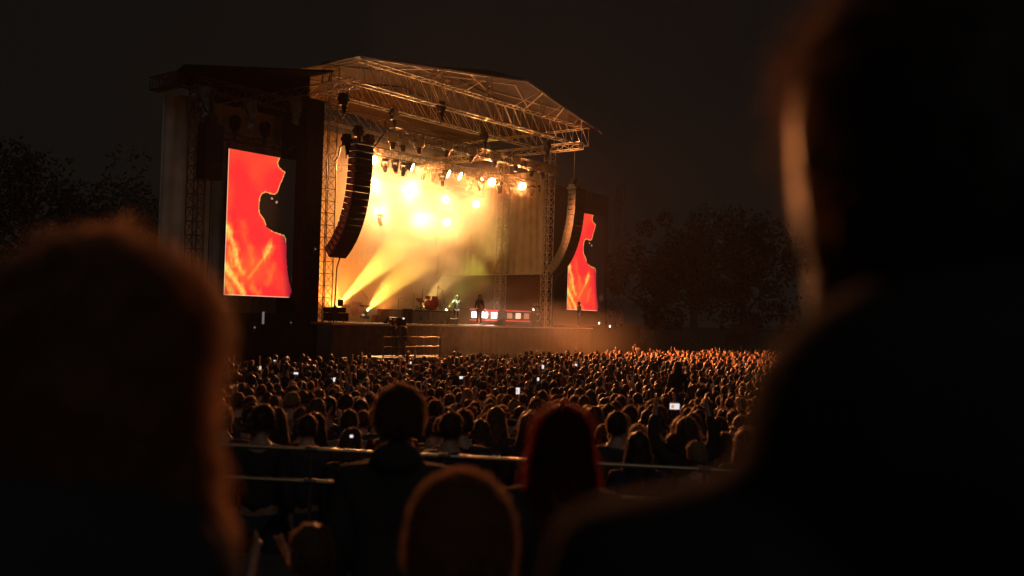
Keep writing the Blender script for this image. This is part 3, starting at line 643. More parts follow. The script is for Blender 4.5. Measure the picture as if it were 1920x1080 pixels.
# ------------------------------------------------------------------ people
def skin_eval(verts, edges, radii, sub=1, voxel=None, extra=None, root=0, name='body'):
    me = bpy.data.meshes.new(name); me.from_pydata(verts, edges, []); o = bpy.data.objects.new(name, me); C.objects.link(o)
    md = o.modifiers.new('s', 'SKIN')
    sv = me.skin_vertices[0].data if me.skin_vertices else None
    if sv is None:
        bpy.context.view_layer.objects.active = o; bpy.ops.mesh.customdata_skin_add(); sv = me.skin_vertices[0].data
    for i, r in enumerate(radii):
        sv[i].radius = r if isinstance(r, tuple) else (r, r)
        sv[i].use_root = (i == root)
    md.use_smooth_shade = True
    if sub: m2 = o.modifiers.new('d', 'SUBSURF'); m2.levels = sub; m2.render_levels = sub
    dg = bpy.context.evaluated_depsgraph_get(); ev = o.evaluated_get(dg); out = bpy.data.meshes.new_from_object(ev)
    bpy.data.objects.remove(o)
    if extra:
        b = bmesh.new(); b.from_mesh(out); b2 = extra.mesh('x'); b.from_mesh(b2); b.to_mesh(out); b.free()
    if voxel:
        o = bpy.data.objects.new(name, out); C.objects.link(o); r_ = o.modifiers.new('r', 'REMESH'); r_.mode = 'VOXEL'; r_.voxel_size = voxel; r_.use_smooth_shade = True
        sm_ = o.modifiers.new('sm', 'SMOOTH'); sm_.iterations = 2; sm_.factor = 0.5
        dg = bpy.context.evaluated_depsgraph_get(); out2 = bpy.data.meshes.new_from_object(o.evaluated_get(dg)); bpy.data.objects.remove(o); out = out2
    out.polygons.foreach_set('use_smooth', [True]*len(out.polygons))
    return out
HZ = 1.645  # head centre height of a 1.76 m figure facing +Y
def head_mb(cx=0, cy_=0.02, cz=HZ, n=20):
    q = MB()
    def fn(d):
        k = 1.0
        if d.z < 0: k *= 1-0.10*abs(d.z)*(1-max(0, d.y))
        return k
    q.ell((cx, cy_, cz+0.01), (0.078, 0.096, 0.112), n, 14, None, fn)
    q.ell((cx, cy_+0.035, cz-0.065), (0.052, 0.058, 0.052), 12, 8)     # jaw and chin
    q.ell((cx, cy_+0.103, cz-0.012), (0.014, 0.02, 0.026), 8, 6)       # nose
    q.ell((cx, cy_+0.088, cz-0.05), (0.026, 0.012, 0.010), 8, 6)       # lips
    for s in (-1, 1):
        q.ell((cx+s*0.032, cy_+0.082, cz+0.022), (0.022, 0.014, 0.008), 8, 6)   # brow
        q.ell((cx+s*0.082, cy_-0.005, cz-0.012), (0.010, 0.020, 0.032), 8, 8)   # ear
    return q
def hand_mb(q, w_, d, side_, s=1.0, curl=0.25):
    """palm, four fingers and thumb from wrist w_ along d"""
    d = Vector(d).normalized(); sd = Vector(side_); sd = (sd-d*sd.dot(d)).normalized(); nn = d.cross(sd)
    w_ = Vector(w_)
    for k, (o_, L_) in enumerate(((-0.033, 0.066), (-0.011, 0.078), (0.011, 0.074), (0.033, 0.058))):
        b = w_+d*0.085*s+sd*o_*s; q.tube([w_+d*0.01+sd*o_*0.5*s, b, b+d*L_*0.5*s+nn*curl*0.02*s, b+d*L_*0.9*s+nn*curl*0.08*s], [0.015*s, 0.013*s, 0.0095*s, 0.007*s], 7)
    q.tube([w_+d*0.02*s-sd*0.02*s, w_+d*0.06*s-sd*0.052*s, w_+d*0.1*s-sd*0.066*s], [0.015*s, 0.0115*s, 0.008*s], 7)
def skeleton(pose='down', build=1.0):
    """vertices, edges, radii; arms: down, up (both), left_up, phone, hold"""
    V = [(0,0,0.95),(0,0,1.12),(0,0,1.3),(0,-0.005,1.42),(0,-0.01,1.5),(0,0.0,1.57)]; R = [(0.155,0.115),(0.135,0.10),(0.165,0.115),(0.10,0.08),(0.056,0.056),(0.06,0.06)]
    E_ = [(i, i+1) for i in range(5)]
    arms = {}
    for s in (-1, 1):
        up = pose == 'up' or (pose == 'left_up' and s < 0) or (pose == 'right_up' and s > 0)
        sh = (s*0.185, 0, 1.405)
        if up: el = (s*0.30, 0.10, 1.60); wr = (s*0.24, 0.20, 1.86); hd = (s*0.235, 0.22, 1.93)
        elif pose == 'phone': el = (s*0.25, 0.18, 1.26); wr = (s*0.08, 0.38, 1.56); hd = (s*0.06, 0.42, 1.62)
        elif pose == 'play': el = (s*0.3, 0.02, 1.14); wr = (s*0.14 if s < 0 else s*0.4, 0.25, 1.08 if s < 0 else 1.18); hd = (s*0.10 if s < 0 else s*0.42, 0.30, 1.08 if s < 0 else 1.22)
        else: el = (s*0.245, -0.02, 1.13); wr = (s*0.255, 0.05, 0.88); hd = (s*0.25, 0.07, 0.80)
        b = len(V); V += [sh, el, wr, hd]; R += [0.062, 0.044, 0.031, (0.035, 0.022)]
        E_ += [(3, b), (b, b+1), (b+1, b+2), (b+2, b+3)]; arms[s] = (Vector(wr), Vector(hd)-Vector(wr))
        b = len(V); V += [(s*0.095, 0, 0.86), (s*0.105, 0.015, 0.48), (s*0.11, -0.02, 0.10), (s*0.115, 0.10, 0.045)]
        R += [0.088, 0.06, 0.042, (0.042, 0.035)]; E_ += [(0, b), (b, b+1), (b+1, b+2), (b+2, b+3)]
    R = [tuple(x*build for x in r) if isinstance(r, tuple) else r*build for r in R]
    return V, E_, R, arms
def person_meshes(pose='down', voxel=0.022, build=1.0, skinm=SKIN, topm=None, sub=1, hands=False, hood=False):
    V, E_, R, arms = skeleton(pose, build)
    ex = head_mb()
    if hands:
        for s in (-1, 1): hand_mb(ex, arms[s][0], arms[s][1], (0, 1, 0) if pose != 'down' else (0, 1, 0))
    body = skin_eval(V, E_, R, sub, voxel, ex, 0, 'body'); body.materials.append(skinm)
    # shirt: torso and sleeves, a little larger
    keep = [0, 1, 2, 3] + [6, 7, 14, 15]
    tv = [V[0], V[1], V[2], V[3], V[6], V[7], V[8], V[14], V[15], V[16]]
    tv[0] = (0, 0, 0.90); tv[6] = tuple(Vector(V[7]).lerp(Vector(V[8]), 0.75)); tv[9] = tuple(Vector(V[15]).lerp(Vector(V[16]), 0.75))
    tv.append((0, -0.012, 1.485)); te = [(0,1),(1,2),(2,3),(3,4),(4,5),(5,6),(3,7),(7,8),(8,9),(3,10)]
    tr = [(0.185,0.14),(0.17,0.125),(0.19,0.14),(0.12,0.10),0.08,0.06,0.047,0.08,0.06,0.047,0.068]
    tr = [tuple(x*build for x in r) if isinstance(r, tuple) else r*build for r in tr]
    ex2 = None
    if hood:
        ex2 = MB(); ex2.ell((0, -0.05, 1.50), (0.125*hood, 0.11*hood, 0.085*hood), 14, 10)
    top = skin_eval(tv, te, tr, sub, voxel*1.1 if hood else None, ex2, 0, 'jacket')
    lv = [(0,0,0.93)] + [V[i] for i in (10, 11, 12)] + [V[i] for i in (18, 19, 20)]
    le = [(0,1),(1,2),(2,3),(0,4),(4,5),(5,6)]; lr = [(0.165,0.125),0.10,0.072,0.06,0.10,0.072,0.06]
    leg = skin_eval(lv, le, lr, 1, None, None, 0, 'trousers'); leg.materials.append(JEANS)
    return body, top, leg
def hair_mesh(kind, n=20, strands=0, seed=0, sw=0.0012, slen=0.035, amp=0.008, puff=0.008):
    """closed hair volume around the skull at HZ; face side kept inside the head"""
    rr = random.Random(seed); q = MB(); vs = []; fs = []; off = rr.random()*20
    long_ = {'short': 0, 'buzz': 0, 'long': 0.34, 'bob': 0.14, 'bun': 0, 'cap': 0, 'curly': 0.05, 'full': 0, 'vlong': 0.5}[kind]
    thick = {'short': 0.016, 'buzz': 0.006, 'long': 0.024, 'bob': 0.028, 'bun': 0.014, 'cap': 0.02, 'curly': 0.03, 'full': 0.024, 'vlong': 0.03}[kind]
    nz_ = 9 + (8 if long_ else 0)
    c0 = Vector((0, 0.02, HZ+0.01)); rings = []
    for j in range(nz_+1):
        if j <= 9: th = (j/9)*PI*0.66 if not long_ else (j/9)*PI*0.5
        ring = []
        for i in range(n):
            ph = 2*PI*i/n; dx, dy = math.cos(ph), math.sin(ph)
            if j <= 9:
                d = Vector((math.sin(th)*dx, math.sin(th)*dy, math.cos(th)))
                fz = max(0, d.y)*max(0, min(1, (0.55-d.z)/0.5))          # front below the hairline
                rr_ = thick*(1-1.6*fz) - 0.03*fz
                p = Vector((d.x*(0.078+rr_), d.y*(0.096+rr_), d.z*(0.112+thick)))
                p *= 1+amp*8*noise.noise(d*4+Vector((off, 0, 0)))
                if kind == 'cap' and d.z > 0.2 and d.y > 0.2: p.y += 0.0
            else:
                tt = (j-9)/(nz_-9); fl = 1+0.35*tt+(0.15*math.sin(tt*3)); front = max(0, dy)
                x_ = dx*(0.078+thick)*fl; y_ = (dy*(0.096+thick)*(1-0.0*tt) if dy < 0 else dy*(0.02 if tt > 0.1 else 0.06)) - 0.03*tt
                z_ = -long_*tt*(1+0.12*noise.noise(Vector((dx*3, dy*3, off))))
                p = Vector((x_*(1-0.25*max(0, tt-0.7)), y_, z_)); p += Vector((dx, dy, 0))*0.012*noise.noise(Vector((dx*5, dy*5, tt*2+off)))
            ring.append(c0+p)
        rings.append(ring)
    for r_ in rings: vs += r_
    for j in range(len(rings)-1):
        for i in range(n): fs.append((j*n+i, (j+1)*n+i, (j+1)*n+(i+1) % n, j*n+(i+1) % n))
    fs.append(tuple(range(n))); fs.append(tuple(len(vs)-n+i for i in range(n))[::-1])
    q.add(vs, fs)
    if kind == 'bun': q.ell((0, -0.10, HZ+0.09), (0.045, 0.045, 0.042), 10, 8)
    if kind == 'cap':
        q.ell((0, 0.11, HZ+0.06), (0.07, 0.07, 0.01), 12, 6)
    sq = MB()
    if strands:
        nr = len(rings)
        for k in range(strands):
            i = rr.randrange(n); j = int(rr.triangular(0, nr-2, nr*0.45)); f1, f2 = rr.random(), rr.random()
            a = rings[j][i].lerp(rings[j][(i+1) % n], f1); b = rings[j+1][i].lerp(rings[j+1][(i+1) % n], f1); p = a.lerp(b, f2)
            if (p-c0).y > 0.07 and (p-c0).z < 0.04: continue
            out = (p-c0); out.z *= (1.0 if j < 6 else 0.2); out.normalize(); p = p+out*puff*rr.random()**1.5; tan = (b-a).normalized() if (b-a).length > 1e-6 else Vector((0, 0, -1))
            L_ = slen*rr.uniform(0.5, 1.6)*(2.2 if long_ > 0.2 else 1)
            jit = Vector((rr.gauss(0, 1), rr.gauss(0, 1), rr.gauss(0, 1)))*0.35
            d1 = (tan+out*rr.uniform(0.15, 0.5 if long_ else 0.9)+jit*0.6).normalized(); d2 = (tan+jit*0.4+Vector((0, 0, -0.4))).normalized()
            sdir = d1.cross(out).normalized()*sw
            p1 = p+d1*L_*0.5; p2 = p1+d2*L_*0.5
            b0 = len(sq.v); sq.v += [tuple(p-sdir-out*0.004), tuple(p+sdir-out*0.004), tuple(p1+sdir*0.8), tuple(p1-sdir*0.8), tuple(p2)]
            sq.f += [(b0, b0+1, b0+2, b0+3), (b0+3, b0+2, b0+4)]
    return q.mesh('hair', None, True), (sq.mesh('hair_strands', None) if strands else None)

VAR_BODY = {}
for pose in ('down', 'left_up', 'right_up', 'up', 'phone'):
    for b_ in (1.0,) if pose != 'down' else (1.0, 1.12):
        VAR_BODY[(pose, b_)] = person_meshes(pose, 0.026, b_, SKIN, hands=(pose != 'down'))
HK = ['short', 'buzz', 'long', 'bob', 'bun', 'curly']
VAR_HAIR = {k: [hair_mesh(k, 14, 620, i*7+len(k), 0.0022, 0.026, 0.010, 0.010) for i in range(2)] for k in HK}
_mc = {}
def with_mat(me, m):
    k = (me.name, m.name)
    if k not in _mc:
        c = me.copy(); c.materials.clear(); c.materials.append(m); _mc[k] = c
    return _mc[k]
def person(p, face, label, pose='down', hair='short', hm=0, tm=0, s=1.0, group=None, build=1.0, cache=True, meshes=None, hairme=None, cat='person', lean=0.0):
    t_ = empty('person', p, face-PI/2, label, cat, group); t_.scale = (s, s, s)
    if lean: t_.rotation_euler = (lean, 0, face-PI/2)
    b, tp, lg = meshes or VAR_BODY[(pose, build)]
    link('body', b, None, t_); link('jacket', with_mat(tp, TOPS[tm]), None, t_); link('trousers', lg, None, t_)
    hme = hairme or VAR_HAIR[hair][int(random.random()*2)]
    ho = link('hair', with_mat(hme[0], HAIRS[hm]), None, t_)
    if hme[1]: link('loose_hair', with_mat(hme[1], FRIZZ[hm]), None, ho)
    return t_
def face_stage(p, jitter=0.35):
    return math.atan2(0-p[1], 10-p[0]) + random.gauss(0, jitter)

# -------- crowd: positions
FH = Vector((math.sin(YAW), math.cos(YAW), 0)); RH = Vector((math.cos(YAW), -math.sin(YAW), 0)); C0 = Vector((CAM.x, CAM.y, 0))
pos = []
s_ = 8.0
while s_ < 84:
    sp = 0.62 if s_ < 30 else 0.66
    lo = (380-960)/F_PX*s_; hi = (1475-960)/F_PX*s_; x_ = lo+random.random()*sp
    while x_ < hi:
        a, b = s_+random.gauss(0, 0.13), x_+random.gauss(0, 0.14)
        p = C0+FH*a+RH*b
        if p.y < -6.3-0.04*abs(p.x) and p.x < 42 and not (-3.2 < p.x < 2.0 and p.y > -8.2) and p.x > -14:
            if random.random() < (0.93 if s_ > 12 else 0.86) + 0.25*noise.noise(Vector((p.x*0.4, p.y*0.4, 0))): pos.append((a, p))
        x_ += sp*random.uniform(0.85, 1.2)
    s_ += sp
# the wedge left of x=-14 near the camera is crowd too
s_ = 8.0
while s_ < 40:
    lo = (380-960)/F_PX*s_; hi = (1475-960)/F_PX*s_; x_ = lo
    while x_ < hi:
        a, b = s_+random.gauss(0, 0.13), x_+random.gauss(0, 0.14); p = C0+FH*a+RH*b
        if p.x <= -14 and p.y < -7 and random.random() < 0.9: pos.append((a, p))
        x_ += 0.62*random.uniform(0.85, 1.2)
    s_ += 0.62
pos.sort(key=lambda q_: q_[0])
hairname = {'short': 'short', 'buzz': 'cropped', 'long': 'long', 'bob': 'bobbed', 'bun': 'tied', 'curly': 'curly'}
hmn = ['dark', 'brown', 'black', 'blond', 'red']; tmn = ['black top', 'charcoal jacket', 'navy jacket', 'maroon shirt', 'grey hoodie', 'cream shirt']
GRP = 'concertgoers packed in the crowd'
indiv = []
for i, (a, p) in enumerate(pos[:285]):
    hk = random.choices(HK, (14, 3, 3, 3, 2, 4))[0]; hm = random.choices(range(4), (5, 4, 4, 1))[0]; tm = random.choices(range(5), (6, 4, 3, 2, 2))[0]
    ps = random.choices(('down', 'left_up', 'right_up', 'phone'), (40, 2, 2, 1.5))[0]; bl = random.choice((1.0, 1.12)) if ps == 'down' else 1.0
    px = 960+F_PX*((p-C0).dot(RH))/a
    phi = (px, 540+SHIFT-F_PX*((ground_z(p)+1.75-CAM.z)/a-math.tan(PITCH))+ROLL*(px-960)); indiv.append((i, a, p, hk, hm, ps, bl, tm, phi))
LANDM = [((750, 800), 'the tall silhouetted head at centre left'), ((1052, 820), 'the long haired silhouette'), ((1265, 762), 'the bright sideways phone'), ((971, 733), 'the bright upright phone'), ((628, 712), 'the bright phone at left'), ((659, 818), 'the pinkish phone by the railing'), ((865, 708), 'the small central phone'), ((1390, 800), 'the lit hood edge at right'), ((455, 760), 'the near blurred person')]
lab = {}
for (i, a, p, hk, hm, ps, bl, tm, ph) in indiv:
    (lx, ly), ln = min(LANDM, key=lambda k: (k[0][0]-ph[0])**2+(k[0][1]-ph[1])**2)
    dx, dy = ph[0]-lx, ph[1]-ly
    rel = ('right of' if dx > 0 else 'left of') if abs(dx) > abs(dy) else ('below' if dy > 0 else 'above')
    arm = ' with raised arm' if 'up' in ps else (' with hands up' if ps == 'phone' else '')
    lab.setdefault('%s %s haired concertgoer%s %s %s' % (hairname[hk], hmn[hm], arm, rel, ln), []).append((math.hypot(dx, dy), i))
LBL = {}
for k, L_ in lab.items():
    L_.sort()
    for r_, (d__, i) in enumerate(L_): LBL[i] = k+('' if len(L_) == 1 else ', '+['nearest to it', 'second nearest to it', 'third nearest', 'fourth nearest', 'fifth nearest', 'sixth nearest', 'seventh nearest', 'eighth nearest', 'ninth nearest', 'tenth nearest'][min(r_, 9)])
for (i, a, p, hk, hm, ps, bl, tm, ph) in indiv:
    person((p.x, p.y, ground_z(p)), face_stage(p, 0.3), LBL[i], ps, hk, hm, tm, random.uniform(0.93, 1.06), GRP, bl)
# far crowd: one mass with a light figure for each person
def far_figure(up=False, longh=False):
    q = MB(); mi = []
    def part(fn, m_):
        n0 = len(q.f); fn(); mi.extend([m_]*(len(q.f)-n0))
    def torso():
        rings = [(0.9, 0.17, 0.12), (1.15, 0.16, 0.115), (1.35, 0.2, 0.125), (1.44, 0.17, 0.10), (1.5, 0.06, 0.055)]
        vs = [(rx*math.cos(2*PI*k/8), ry*math.sin(2*PI*k/8), z) for z, rx, ry in rings for k in range(8)]
        q.add(vs, [(j*8+k, j*8+(k+1) % 8, (j+1)*8+(k+1) % 8, (j+1)*8+k) for j in range(4) for k in range(8)])
        q.tube([(0.1, 0, 0), (0.1, 0, 0.9)], [0.06, 0.09], 5, False); q.tube([(-0.1, 0, 0), (-0.1, 0, 0.9)], [0.06, 0.09], 5, False)
        for s in (-1, 1):
            if up and s > 0: q.tube([(0.19, 0, 1.4), (0.3, 0.12, 1.55)], [0.06, 0.045], 5)
            else: q.tube([(s*0.2, 0, 1.4), (s*0.25, 0, 1.1), (s*0.25, 0.1, 0.88)], [0.06, 0.05, 0.035], 5)
    part(torso, 1)
    part(lambda: q.ell((0, 0.03, HZ-0.01), (0.076, 0.095, 0.115), 9, 7), 0)
    part(lambda: q.tube([(0, 0, 1.45), (0, 0.0, 1.56)], 0.055, 6, False), 0)
    if up: part(lambda: q.tube([(0.3, 0.12, 1.55), (0.26, 0.2, 1.82), (0.26, 0.22, 1.95)], [0.042, 0.032, 0.03], 5), 0)
    def hair():
        q.ell((0, -0.005, HZ+0.03), (0.094, 0.104, 0.112), 10, 7)
        if longh: q.ell((0, -0.045, HZ-0.1), (0.1, 0.07, 0.2), 8, 6)
    part(hair, 2)
    return np.array(q.v), q.f, mi
FF = [far_figure(), far_figure(longh=True), far_figure(True)]
fm = [SKIN, SKIN2] + TOPS + HAIRS[:4]
far = pos[285:]
if len(far):
    Vs = []; lt_ = []; loops = []; mis = []; base = 0
    for a, p in far:
        v0, f0, mi0 = FF[random.choices((0, 1, 2), (10, 6, 1.3))[0]]
        fa = face_stage(p, 0.3)-PI/2; s = random.uniform(0.89, 1.09); c_, s2 = math.cos(fa)*s, math.sin(fa)*s
        vv = np.empty_like(v0); vv[:, 0] = v0[:, 0]*c_-v0[:, 1]*s2+p.x; vv[:, 1] = v0[:, 0]*s2+v0[:, 1]*c_+p.y; vv[:, 2] = v0[:, 2]*s+ground_z(p)
        Vs.append(vv); bright = p.x > 5
        mm = {0: random.choices((0, 1), (5, 1))[0], 1: 2+random.choices(range(6), (6, 4, 3, 2, 2, 1.5 if bright else 0.3))[0], 2: 8+random.choices(range(4), (5, 4, 4, 1))[0]}
        for f_, k in zip(f0, mi0): lt_.append(len(f_)); loops.extend([x+base for x in f_]); mis.append(mm[k])
        base += len(v0)
    me = bpy.data.meshes.new('crowd'); allv = np.concatenate(Vs); me.vertices.add(len(allv)); me.vertices.foreach_set('co', allv.ravel())
    me.loops.add(len(loops)); me.loops.foreach_set('vertex_index', loops); me.polygons.add(len(lt_))
    st = np.concatenate(([0], np.cumsum(lt_)[:-1])); me.polygons.foreach_set('loop_start', st.astype(np.int32)); me.polygons.foreach_set('material_index', mis)
    me.polygons.foreach_set('use_smooth', [True]*len(lt_)); me.update(calc_edges=True); me.validate()
    for m_ in fm: me.materials.append(m_)
    tag(link('crowd', me), 'dense far crowd lit orange in front of the stage', None, None, 'stuff')
print('crowd', len(pos))

# -------- phones held up in the crowd
def phone(px, py, d, wpx, hpx, label, warm=False, tilt=0.0):
    c = at_depth(px, py, d); k = d/F_PX; w_, h_ = wpx*k, hpx*k
    t_ = empty('mobile_phone', c, 0, label, 'mobile phone', 'lit phones held up in the crowd'); t_.rotation_euler = (0, tilt, -YAW)
    box('case', (-w_/2-0.004, 0.001, -h_/2-0.004), (w_/2+0.004, 0.012, h_/2+0.004), BLACK, t_)
    sn = box('screen', (-w_/2, -0.001, -h_/2), (w_/2, 0.0005, h_/2), PHONEW if warm else PHONEE, t_)
    if wpx*hpx > 60: box('stage_image', (-w_*0.35, -0.004, -h_*0.3), (-w_*0.05, -0.0015, h_*0.25), mat('phone_stage_image', (0.1, 0.1, 0.1), 0.4, emit=(1, 0.45, 0.1), es=0.7), sn)
for a in ((1265, 762, 9.8, 18, 11, 'bright sideways phone held above the raised arms at right'), (971, 733, 16, 7, 12, 'bright upright phone in the middle of the crowd'),
          (628, 712, 26, 7, 8, 'bright phone left of the tall silhouetted head'), (865, 708, 27, 7, 5, 'small bright phone at the centre of the crowd'), (555, 700, 30, 8, 4, 'sideways lilac phone at the left of the crowd'),
          (488, 690, 33, 4, 7, 'warm yellow phone at the far left of the crowd'), (1018, 688, 38, 4, 7, 'bright upright phone below the right stage tower'), (1009, 711, 26, 4, 6, 'dim phone under the right tower'),
          (1080, 684, 40, 4, 4, 'tiny bright phone right of the right tower'), (683, 753, 13, 5, 7, 'pale tilted phone just left of the tall silhouetted head'), (659, 818, 7.6, 6, 5, 'pinkish phone low down by the railing'), (770, 681, 38, 3, 6, 'thin lit phone before the draped riser'), (515, 676, 38, 4, 2, 'tiny lit phone at the back left of the crowd')):
    phone(*a[:5], a[5], warm='warm' in a[5], tilt=0.4 if 'tilted' in a[5] else 0.0)

# -------- raised arm figures at right
V_up = VAR_BODY[('up', 1.0)]
p = at_depth(1283, 1000, 8.6); person((p.x, p.y, 1.05+0.02), face_stage(p, 0), 'person with both bare arms raised wide below the bright sideways phone', 'up', 'long', 1, 0, 1.0)
p = at_depth(1268, 800, 24.0); person((p.x, p.y, ground_z(p)+0.85), face_stage(p, 0), 'dark figure sitting on shoulders above the crowd at right', 'down', 'long', 0, 0, 0.95)
p = at_depth(765, 700, 44.0); person((p.x, p.y, 0.15), face_stage(p, 0), 'person in the front row with one bare arm raised high, lit orange', 'right_up', 'short', 1, 5, 1.06)
p = at_depth(1197, 700, 56.0); person((p.x, p.y, 0.25), face_stage(p, 0), 'person at the far right front with both arms raised high', 'up', 'short', 3, 5, 1.08)
p = at_depth(574, 700, 35.0); person((p.x, p.y, 0.15), face_stage(p, 0), 'tall person standing out at the far left crowd edge', 'down', 'short', 1, 1, 1.08)

# -------- viewing platform with railing
PZ = 1.80
pf = MB(); 
def plat_pt(s, r): q_ = C0+FH*s+RH*r; return (q_.x, q_.y)
c4 = [plat_pt(-3, -7), plat_pt(7.5, -7), plat_pt(7.5, 9), plat_pt(-3, 9)]
pf.add([(x, y, PZ-0.12) for x, y in c4]+[(x, y, PZ) for x, y in c4], [(0,1,2,3),(7,6,5,4),(0,4,5,1),(1,5,6,2),(2,6,7,3),(3,7,4,0)])
pf.build('viewing_platform', DECKM, None, kind='structure')
rl = empty('platform_railing', (0, 0, 0), 0, 'two bar steel railing lit along its top edge behind the nearest people', 'railing')
def rail_line(y0, y1, d0, d1):   # image line at x=445 and x=1190
    return at_depth(445-740, y0-(y1-y0), d0-(d1-d0)), at_depth(1190+740, y1+(y1-y0), d1+(d1-d0))
A0, A1 = rail_line(836, 873.5, 7.0, 7.15)
dz = Vector((0, 0, -0.235))
bar('top_rail', A0, A1, 0.018, RAILM, rl, 12); bar('middle_rail', A0+dz, A1+dz, 0.018, RAILM, rl, 12); 
for i in range(9):
    q_ = A0.lerp(A1, (i+0.42)/9); bar('post', (q_.x, q_.y, PZ), (q_.x, q_.y, q_.z), 0.016, STEEL, rl, 8)
    for k_ in (0, 1): e_ = (A1-A0).normalized()*0.045; bar('clamp', q_+dz*k_-e_, q_+dz*k_+e_, 0.0255, STEEL, rl, 10)

# -------- nearest people (out of focus)
def fg(px, py_top, d, yaw_off, label, hair, hm, tm, s=None, build=1.0, strands=2500, pose='down', hood=False, floor=PZ, sk=SKIN, slen=0.03, puff=0.008):
    c = at_depth(px, py_top, d); H = c.z-floor; s = s or H/(HZ+0.13)
    ms = person_meshes(pose, 0.013, build, sk, sub=2, hood=hood)
    hme = hair_mesh(hair, 40, strands, int(px), 0.0008, slen, 0.010, puff)
    return person((c.x, c.y, c.z-s*(HZ+0.135)), PI/2-YAW+yaw_off, label, pose, hair, hm, tm, s, 'people standing on the near viewing platform', build, meshes=ms, hairme=hme)
fg(176, 478, 0.86, -0.25, 'very near blurred person filling the lower left, long hair edge lit orange', 'vlong', 1, 1, s=1.0, strands=26000, build=0.95, slen=0.018, puff=0.004, hood=1.35)
fg(750, 728, 3.75, 0.0, 'broad shouldered person with round short hair, centre left above the railing', 'full', 0, 0, s=0.97, strands=9000, build=1.12, hood=0.86)
fg(1055, 764, 3.5, -0.1, 'person with long red lit hair over both shoulders, right of centre', 'long', 4, 0, s=0.95, strands=9000, slen=0.04, puff=0.006)
fg(868, 892, 1.62, 0.1, 'near blurred head with an orange rim at the bottom centre', 'short', 1, 0, s=1.0, strands=14000, puff=0.005, slen=0.016)
fg(1796, -80, 0.60, 0.28, 'very near dark person filling the right side, hood on the shoulders', 'short', 2, 6, s=1.06, strands=2500, hood=1.2, build=1.0, sk=mat('shaded_skin', (0.06, 0.024, 0.014), 0.6, 0, 0.1, 8, spec=0.2))  # skin colour darkened to dim the lit face edge
c = at_depth(590, 985, 3.6); person((c.x, c.y, c.z-1.78*0.92), PI/2-YAW+0.7, 'person bending low at the left behind the broad shouldered one, hands lifted', 'phone', 'short', 1, 0, 0.92, 'people standing on the near viewing platform')

# -------- people and gear on stage
def gear_person(px, py, Y, label, hair, hm, tm, face, pose='down', s=1.0, floor=DZ):
    p = at_y(px, py, Y); return person((p.x, p.y, floor), face, label, pose, hair, hm, tm, s, 'people working on or in front of the stage')
gear_person(855, 608, -1.5, 'blond singer at the front of the stage holding a microphone stand', 'long', 3, 5, -PI/2-0.6, 'phone', 0.98)
gear_person(898, 610, -0.5, 'dark dressed guitarist standing before the white light panels', 'long', 2, 0, -PI/2-0.5, 'down', 1.06)
gear_person(740, 655, -7.0, 'camera operator silhouetted on the railed platform in the pit', 'short', 2, 0, PI/2, 'phone', 1.0, 1.7)
gear_person(757, 655, -7.1, 'second crew member silhouetted beside the pit camera', 'short', 2, 0, PI/2+0.5, 'down', 1.0, 1.7)
gear_person(1008, 610, -1.4, 'dark crew member crouched by the right tower base', 'short', 2, 0, PI*0.9, 'phone', 0.9)
gear_person(825, 600, 5.0, 'drummer seen dimly through smoke behind the draped riser', 'long', 2, 0, -PI/2, 'up', 0.9)
gear_person(1085, 612, -0.9, 'crew member in the dark below the right video screen', 'short', 2, 0, PI*0.8, 'down', 1.0)
p = at_y(855, 608, -1.7)
spot(DOMES[3], (0, -0.3, -0.5), (p.x, p.y, DZ+1.1), 30000, (0.85, 1.0, 0.6), 9, 0.4, 0.05)  # spot added on this head to pick out the singer
ms_ = empty('microphone_stand', (p.x-0.1, p.y-0.1, DZ), 0, 'thin pale microphone stand in front of the blond singer', 'microphone stand')
tube('pole', [(0, 0, 0.02), (0.05, 0, 1.5)], 0.018, CHROME, ms_); q = MB(); q.tube([(0, 0, 0), (0, 0, 0.03)], 0.15, 12); q.build('base', BLACK, ms_); q = MB(); q.tube([(0.05, 0, 1.5), (0.05, -0.12, 1.6)], [0.02, 0.03], 8); q.build('microphone', BLACK, ms_)
# pit camera
p = at_y(748, 600, -7.0); pc = empty('broadcast_camera', (p.x, p.y, 1.7), 0, 'broadcast camera on a pedestal between the two pit crew', 'camera')
q = MB(); q.box((-0.18, -0.3, 1.5), (0.18, 0.3, 1.85)); q.build('camera_body', BLACK, pc); q = MB(); q.tube([(0, 0.3, 1.68), (0, 0.55, 1.68)], [0.1, 0.13], 10); q.build('lens', BLACK, pc)
q = MB(); q.tube([(0, 0, 0.05), (0, 0, 1.5)], 0.07, 8); q.build('pedestal', STEEL, pc); box('tally_lamp', (-0.04, -0.31, 1.8), (0.04, -0.301, 1.86), WORKL, pc)
# draped riser
rs = empty('drum_riser', (6.7, 0.0, DZ), 0, 'riser draped in orange lit cloth at the front centre of the stage', 'riser')
curtain('front_drape', (0, 0, 0), (3.9, 0, 0), 0.0, 0.72, RISERC, 0.03, 14, rs); curtain('side_drape', (0, 2.6, 0), (0, 0, 0), 0.0, 0.72, RISERC, 0.03, 8, rs); box('top', (0, 0.03, 0.725), (3.9, 2.6, 0.8), DECKM, rs)
p = at_y(768, 607, -0.6); box('floor_monitor', (p.x-0.2, p.y, DZ), (p.x+0.22, p.y+0.4, DZ+0.85), CABSIDE, None, 0.02, label='narrow black speaker box left of the draped riser', cat='speaker')
